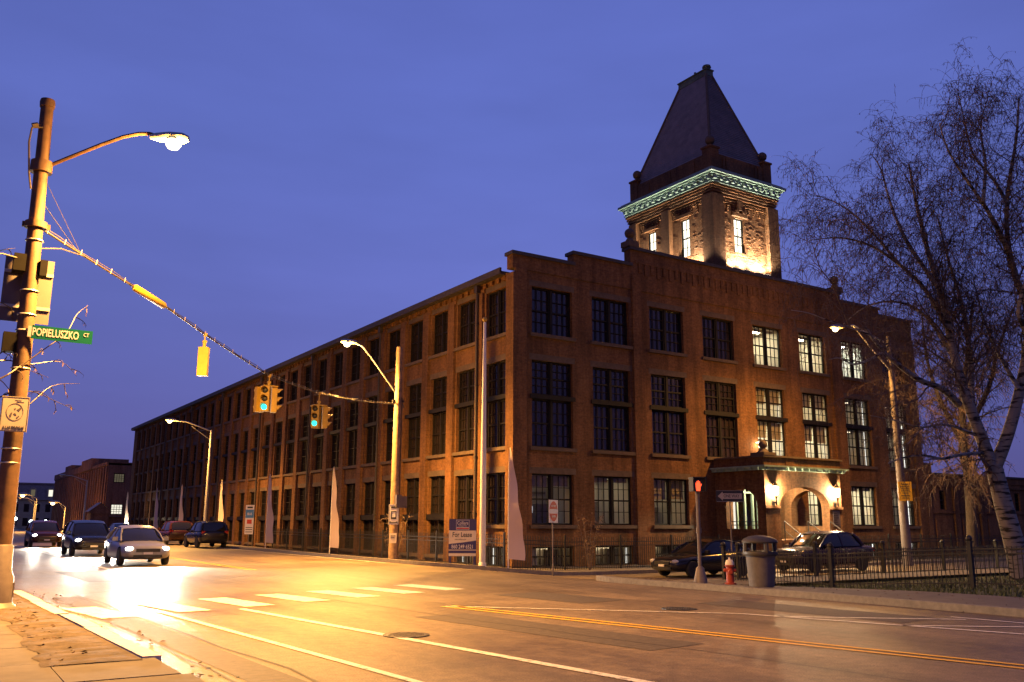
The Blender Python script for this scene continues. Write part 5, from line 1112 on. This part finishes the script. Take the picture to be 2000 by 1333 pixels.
# ---------------------------------------------------------------- trees
def ray(px, py): return (_row[0]*(px-1000)+_row[1]*(py-666.5)+_row[2]*1747)/1747      # direction, unit depth
def at(px, py, depth): return CAM+ray(px, py)*depth
def smooth(pts, n=4):
    P = [Vector(p) for p in pts]; o = []
    for i in range(len(P)-1):
        p0, p1, p2, p3 = P[max(0, i-1)], P[i], P[i+1], P[min(len(P)-1, i+2)]
        for k in range(n):
            u = k/n; o.append(.5*((2*p1)+(p2-p0)*u+(2*p0-5*p1+4*p2-p3)*u*u+(3*p1-p0-3*p2+p3)*u**3))
    return o+[P[-1]]
class Tree:
    def __init__(s, seed): s.rng = random.Random(seed); s.limb = MB(); s.tw = MB(); s.cat = MB(); s.nt = 0
    def rv(s): return Vector((s.rng.gauss(0, 1), s.rng.gauss(0, 1), s.rng.gauss(0, 1))).normalized()
    def stem(s, pts, r0, r1, side=8, spread=.42, ln=2.6, start=.15, lvl=1):
        P = smooth(pts, 4); n = len(P); rs = [r0+(r1-r0)*(i/(n-1))**.8 for i in range(n)]
        (s.limb if r0 > .035 else s.tw).tube(P, rs, side if r0 > .05 else 5)
        L_ = sum((b-a).length for a, b in zip(P, P[1:])); k = 0; acc = 0; nxt = L_*start
        for a, b in zip(P, P[1:]):
            seg = (b-a).length
            while acc+seg > nxt:
                u = (nxt-acc)/seg; p = a.lerp(b, u); d = (b-a).normalized(); f = nxt/L_
                v = s.rv(); v = (v-d*v.dot(d)).normalized(); dr = (d*.75+v*.9+Vector((0, 0, .25))).normalized()
                s.branch(p, dr, ln*(.6+.7*s.rng.random())*(1.05-.5*f), max(.012, r1*.5+(r0-r1)*.18*(1-f)), lvl); nxt += spread*(.6+.8*s.rng.random())
            acc += seg
    def branch(s, p, d, L_, r, lvl):
        n = 7; P = [p.copy()]; dd = d.copy()
        for i in range(n):
            droop = (.05 if lvl == 1 else .09 if lvl == 2 else .24)
            dd = (dd+s.rv()*.26+Vector((0, 0, .07 if lvl == 1 and i < 4 else -droop))).normalized(); P.append(P[-1]+dd*L_/n)
        s.tw.tube(P, [r*(1-.75*i/n) for i in range(n+1)], 5 if lvl == 1 else 3, False)
        if lvl < 3:
            m_ = int(L_/(.2 if lvl == 1 else .17))+1
            for k in range(m_):
                u = .15+.85*(k+s.rng.random())/m_; i = min(n-1, int(u*n)); q_ = P[i].lerp(P[i+1], u*n-i); t_ = (P[i+1]-P[i]).normalized(); v = s.rv()
                s.branch(q_, (t_*.7+v*.75).normalized(), (L_*.42 if lvl == 1 else .55)*(.6+.8*s.rng.random()), max(.0075, r*.45), lvl+1)
        else:
            s.nt += 1
            for k in range(3):
                q_ = P[s.rng.randint(2, n)]; v = s.rv()*.02; h = Vector((s.rng.gauss(0, .012), s.rng.gauss(0, .012), -.07)); s.cat.add([q_+v*.5, q_-v*.5, q_+h-v*.3, q_+h+v*.3], [(0, 1, 2, 3)])
    def build(s, t, bk='bark', tw='twig'):
        o = t.location
        for m_, nm, mt_ in ((s.limb, 'trunk', bk), (s.tw, 'crown', tw), (s.cat, 'catkins', 'catkin')):
            if m_.v: m_.v = [(v[0]-o.x, v[1]-o.y, v[2]-o.z) for v in m_.v]; m_.build(nm, mt_, t, nm == 'trunk')
D = 31.5
bt = thing('birch_tree', 'big bare white barked birch with forked stems and drooping twigs on the lawn', 'tree', (at(1995, 1140, D).x, at(1995, 1140, D).y, gz(33, 17)))
T = Tree(11)
def px(*l, d0=D, d1=None): d1 = d0 if d1 is None else d1; n = len(l)-1; return [at(a, b, d0+(d1-d0)*i/max(1, n)) for i, (a, b) in enumerate(l)]
T.stem(px((1998, 1160), (1990, 1100), (1975, 1040), (1957, 975), (1940, 905)), .40, .27, 14, 9, 2, .9)
T.stem(px((1942, 925), (1915, 850), (1885, 770), (1862, 690), (1845, 600), (1815, 500), (1790, 400), (1775, 320)), .25, .03, 10, .34, 3.0, .25)
T.stem(px((1940, 920), (1968, 850), (1990, 770), (2005, 690), (2008, 610), (1985, 545), (1968, 470), (1968, 380), (1985, 270), (1990, 190), d1=30), .24, .025, 10, .34, 2.8, .3)
T.stem(px((1975, 505), (1945, 440), (1918, 395), (1880, 340), (1850, 290), (1835, 240), d0=30.5, d1=29), .10, .015, 8, .28, 2.4, .05)
T.stem(px((1920, 395), (1925, 320), (1915, 250), (1930, 190), d0=29.8, d1=30.5), .07, .012, 6, .28, 2.2, .1)
T.stem(px((1968, 400), (1940, 350), (1900, 300), (1880, 220), (1870, 175), d0=30.3, d1=32), .07, .012, 6, .28, 2.2, .1)
T.stem(px((1930, 890), (1900, 800), (1895, 700), (1880, 600), (1850, 500), (1830, 420), d1=34), .17, .025, 8, .32, 2.8, .25)
T.stem(px((1872, 790), (1840, 760), (1795, 742), (1745, 705), (1710, 668), (1690, 640), d1=28), .14, .04, 8, .5, 2.4, .3)
T.stem(px((1745, 705), (1725, 690), (1700, 702), (1668, 712), (1640, 700), (1620, 702), d0=28.6, d1=27), .065, .015, 6, .5, 1.6, .2)
T.stem(px((1700, 655), (1660, 640), (1615, 625), (1580, 612), (1545, 606), d0=28.2, d1=27), .04, .01, 6, .45, 1.5, .2)
T.stem(px((1660, 640), (1640, 590), (1625, 555), (1600, 520), (1585, 470), d0=28, d1=27), .035, .008, 6, .32, 1.7, .15)
T.stem(px((1925, 885), (1880, 888), (1840, 896), (1805, 890), (1770, 893), (1735, 905), d1=28), .075, .02, 6, .6, 1.4, .3)
T.stem(px((1905, 850), (1850, 830), (1800, 835), (1750, 822), (1700, 812), d1=28.5), .06, .012, 6, .45, 1.8, .2)
T.stem(px((1800, 835), (1780, 860), (1760, 880), d0=29.2, d1=28.6), .04, .01, 5, .5, 1.2, .2)
T.stem(px((1855, 650), (1810, 570), (1760, 520), (1700, 480), (1640, 465), (1580, 470), d1=30), .10, .012, 7, .28, 2.6, .15)
T.stem(px((1830, 560), (1770, 470), (1740, 400), (1720, 330), (1700, 300), d0=31, d1=33), .09, .012, 7, .28, 2.4, .12)
T.stem(px((1760, 520), (1690, 440), (1640, 400), (1590, 380), d0=30.8, d1=31), .06, .01, 6, .26, 2.2, .12)
T.stem(px((1875, 720), (1810, 620), (1750, 590), (1690, 600), (1640, 640), d1=33), .08, .012, 6, .3, 2.2, .15)
T.stem(px((1990, 760), (1950, 690), (1920, 620), (1900, 540), d0=31, d1=33), .09, .015, 6, .3, 2.6, .1)
T.stem(px((2005, 650), (1990, 600), (2020, 500), (2030, 400), (2040, 300), d0=30, d1=29), .1, .02, 6, .34, 2.6, .1)
T.build(bt)
D2 = 46
b2 = thing('bare_tree', 'dark bare tree filling the space behind the birch', 'tree', (at(1900, 1075, D2).x, at(1900, 1075, D2).y, gz(50, 25)))
T = Tree(5)
T.stem(px((1900, 1080), (1895, 980), (1885, 880), (1880, 780), (1890, 690), (1900, 590), d0=D2), .3, .06, 9, .5, 4.2, .2)
T.stem(px((1888, 880), (1840, 790), (1810, 700), (1800, 600), d0=D2, d1=48), .18, .03, 8, .42, 3.6, .1)
T.stem(px((1885, 850), (1930, 760), (1950, 680), (1985, 590), d0=D2, d1=45), .18, .03, 8, .42, 3.6, .1)
T.build(b2, 'bark2')
D3 = 15.0
b3 = thing('street_tree', 'bare wet twigged street tree reaching in from behind the rusty pole', 'tree', (at(-260, 1210, D3).x, at(-260, 1210, D3).y, .1))
T = Tree(21)
T.stem(px((-260, 1210), (-255, 1000), (-240, 850), (-230, 700), (-220, 500), d0=D3), .14, .05, 8, .9, 1.6, .5, 2)
for l in ([(-240, 850), (-120, 790), (0, 740), (40, 715), (90, 680), (130, 650), (150, 615), (172, 597)], [(-235, 780), (-100, 740), (0, 705), (55, 712), (118, 707), (150, 735)], [(-240, 900), (-100, 850), (0, 776), (60, 765), (110, 785), (145, 800)],
          [(-230, 720), (-100, 640), (-10, 590), (40, 620), (50, 632)], [(-240, 820), (-60, 745), (10, 684), (40, 715), (95, 738)], [(-225, 600), (-100, 520), (0, 490), (30, 485)], [(-235, 860), (-80, 830), (40, 800), (100, 755), (155, 750)]):
    T.stem(px(*l, d0=D3, d1=17.5), .022, .0035, 6, .45, .42, .45, 3)
T.build(b3, 'wet', 'wet')
for k, (x, y, h, lb) in enumerate(((23.6, 30.4, 2.6, 'thin leafless shrub in front of the dark corner window'), (18.2, 37.6, 2.4, 'leafless shrub at the foot of the wooden pole'), (20.6, 43.5, 2.2, 'leafless shrub by the long side of the mill'))):
    s_ = thing('bare_shrub', lb, 'shrub', (x, y, gz(x, y)), 0, 'leafless shrubs by the mill'); T = Tree(40+k)
    for i in range(9):
        a = i*.7; p = Vector((x, y, gz(x, y))); T.stem([p, p+Vector((math.cos(a)*.25, math.sin(a)*.25, h*.5)), p+Vector((math.cos(a)*.6, math.sin(a)*.6, h*(.8+.2*T.rng.random())))], .015, .004, 4, .22, .55, .3, 3)
    T.build(s_, 'bark2')
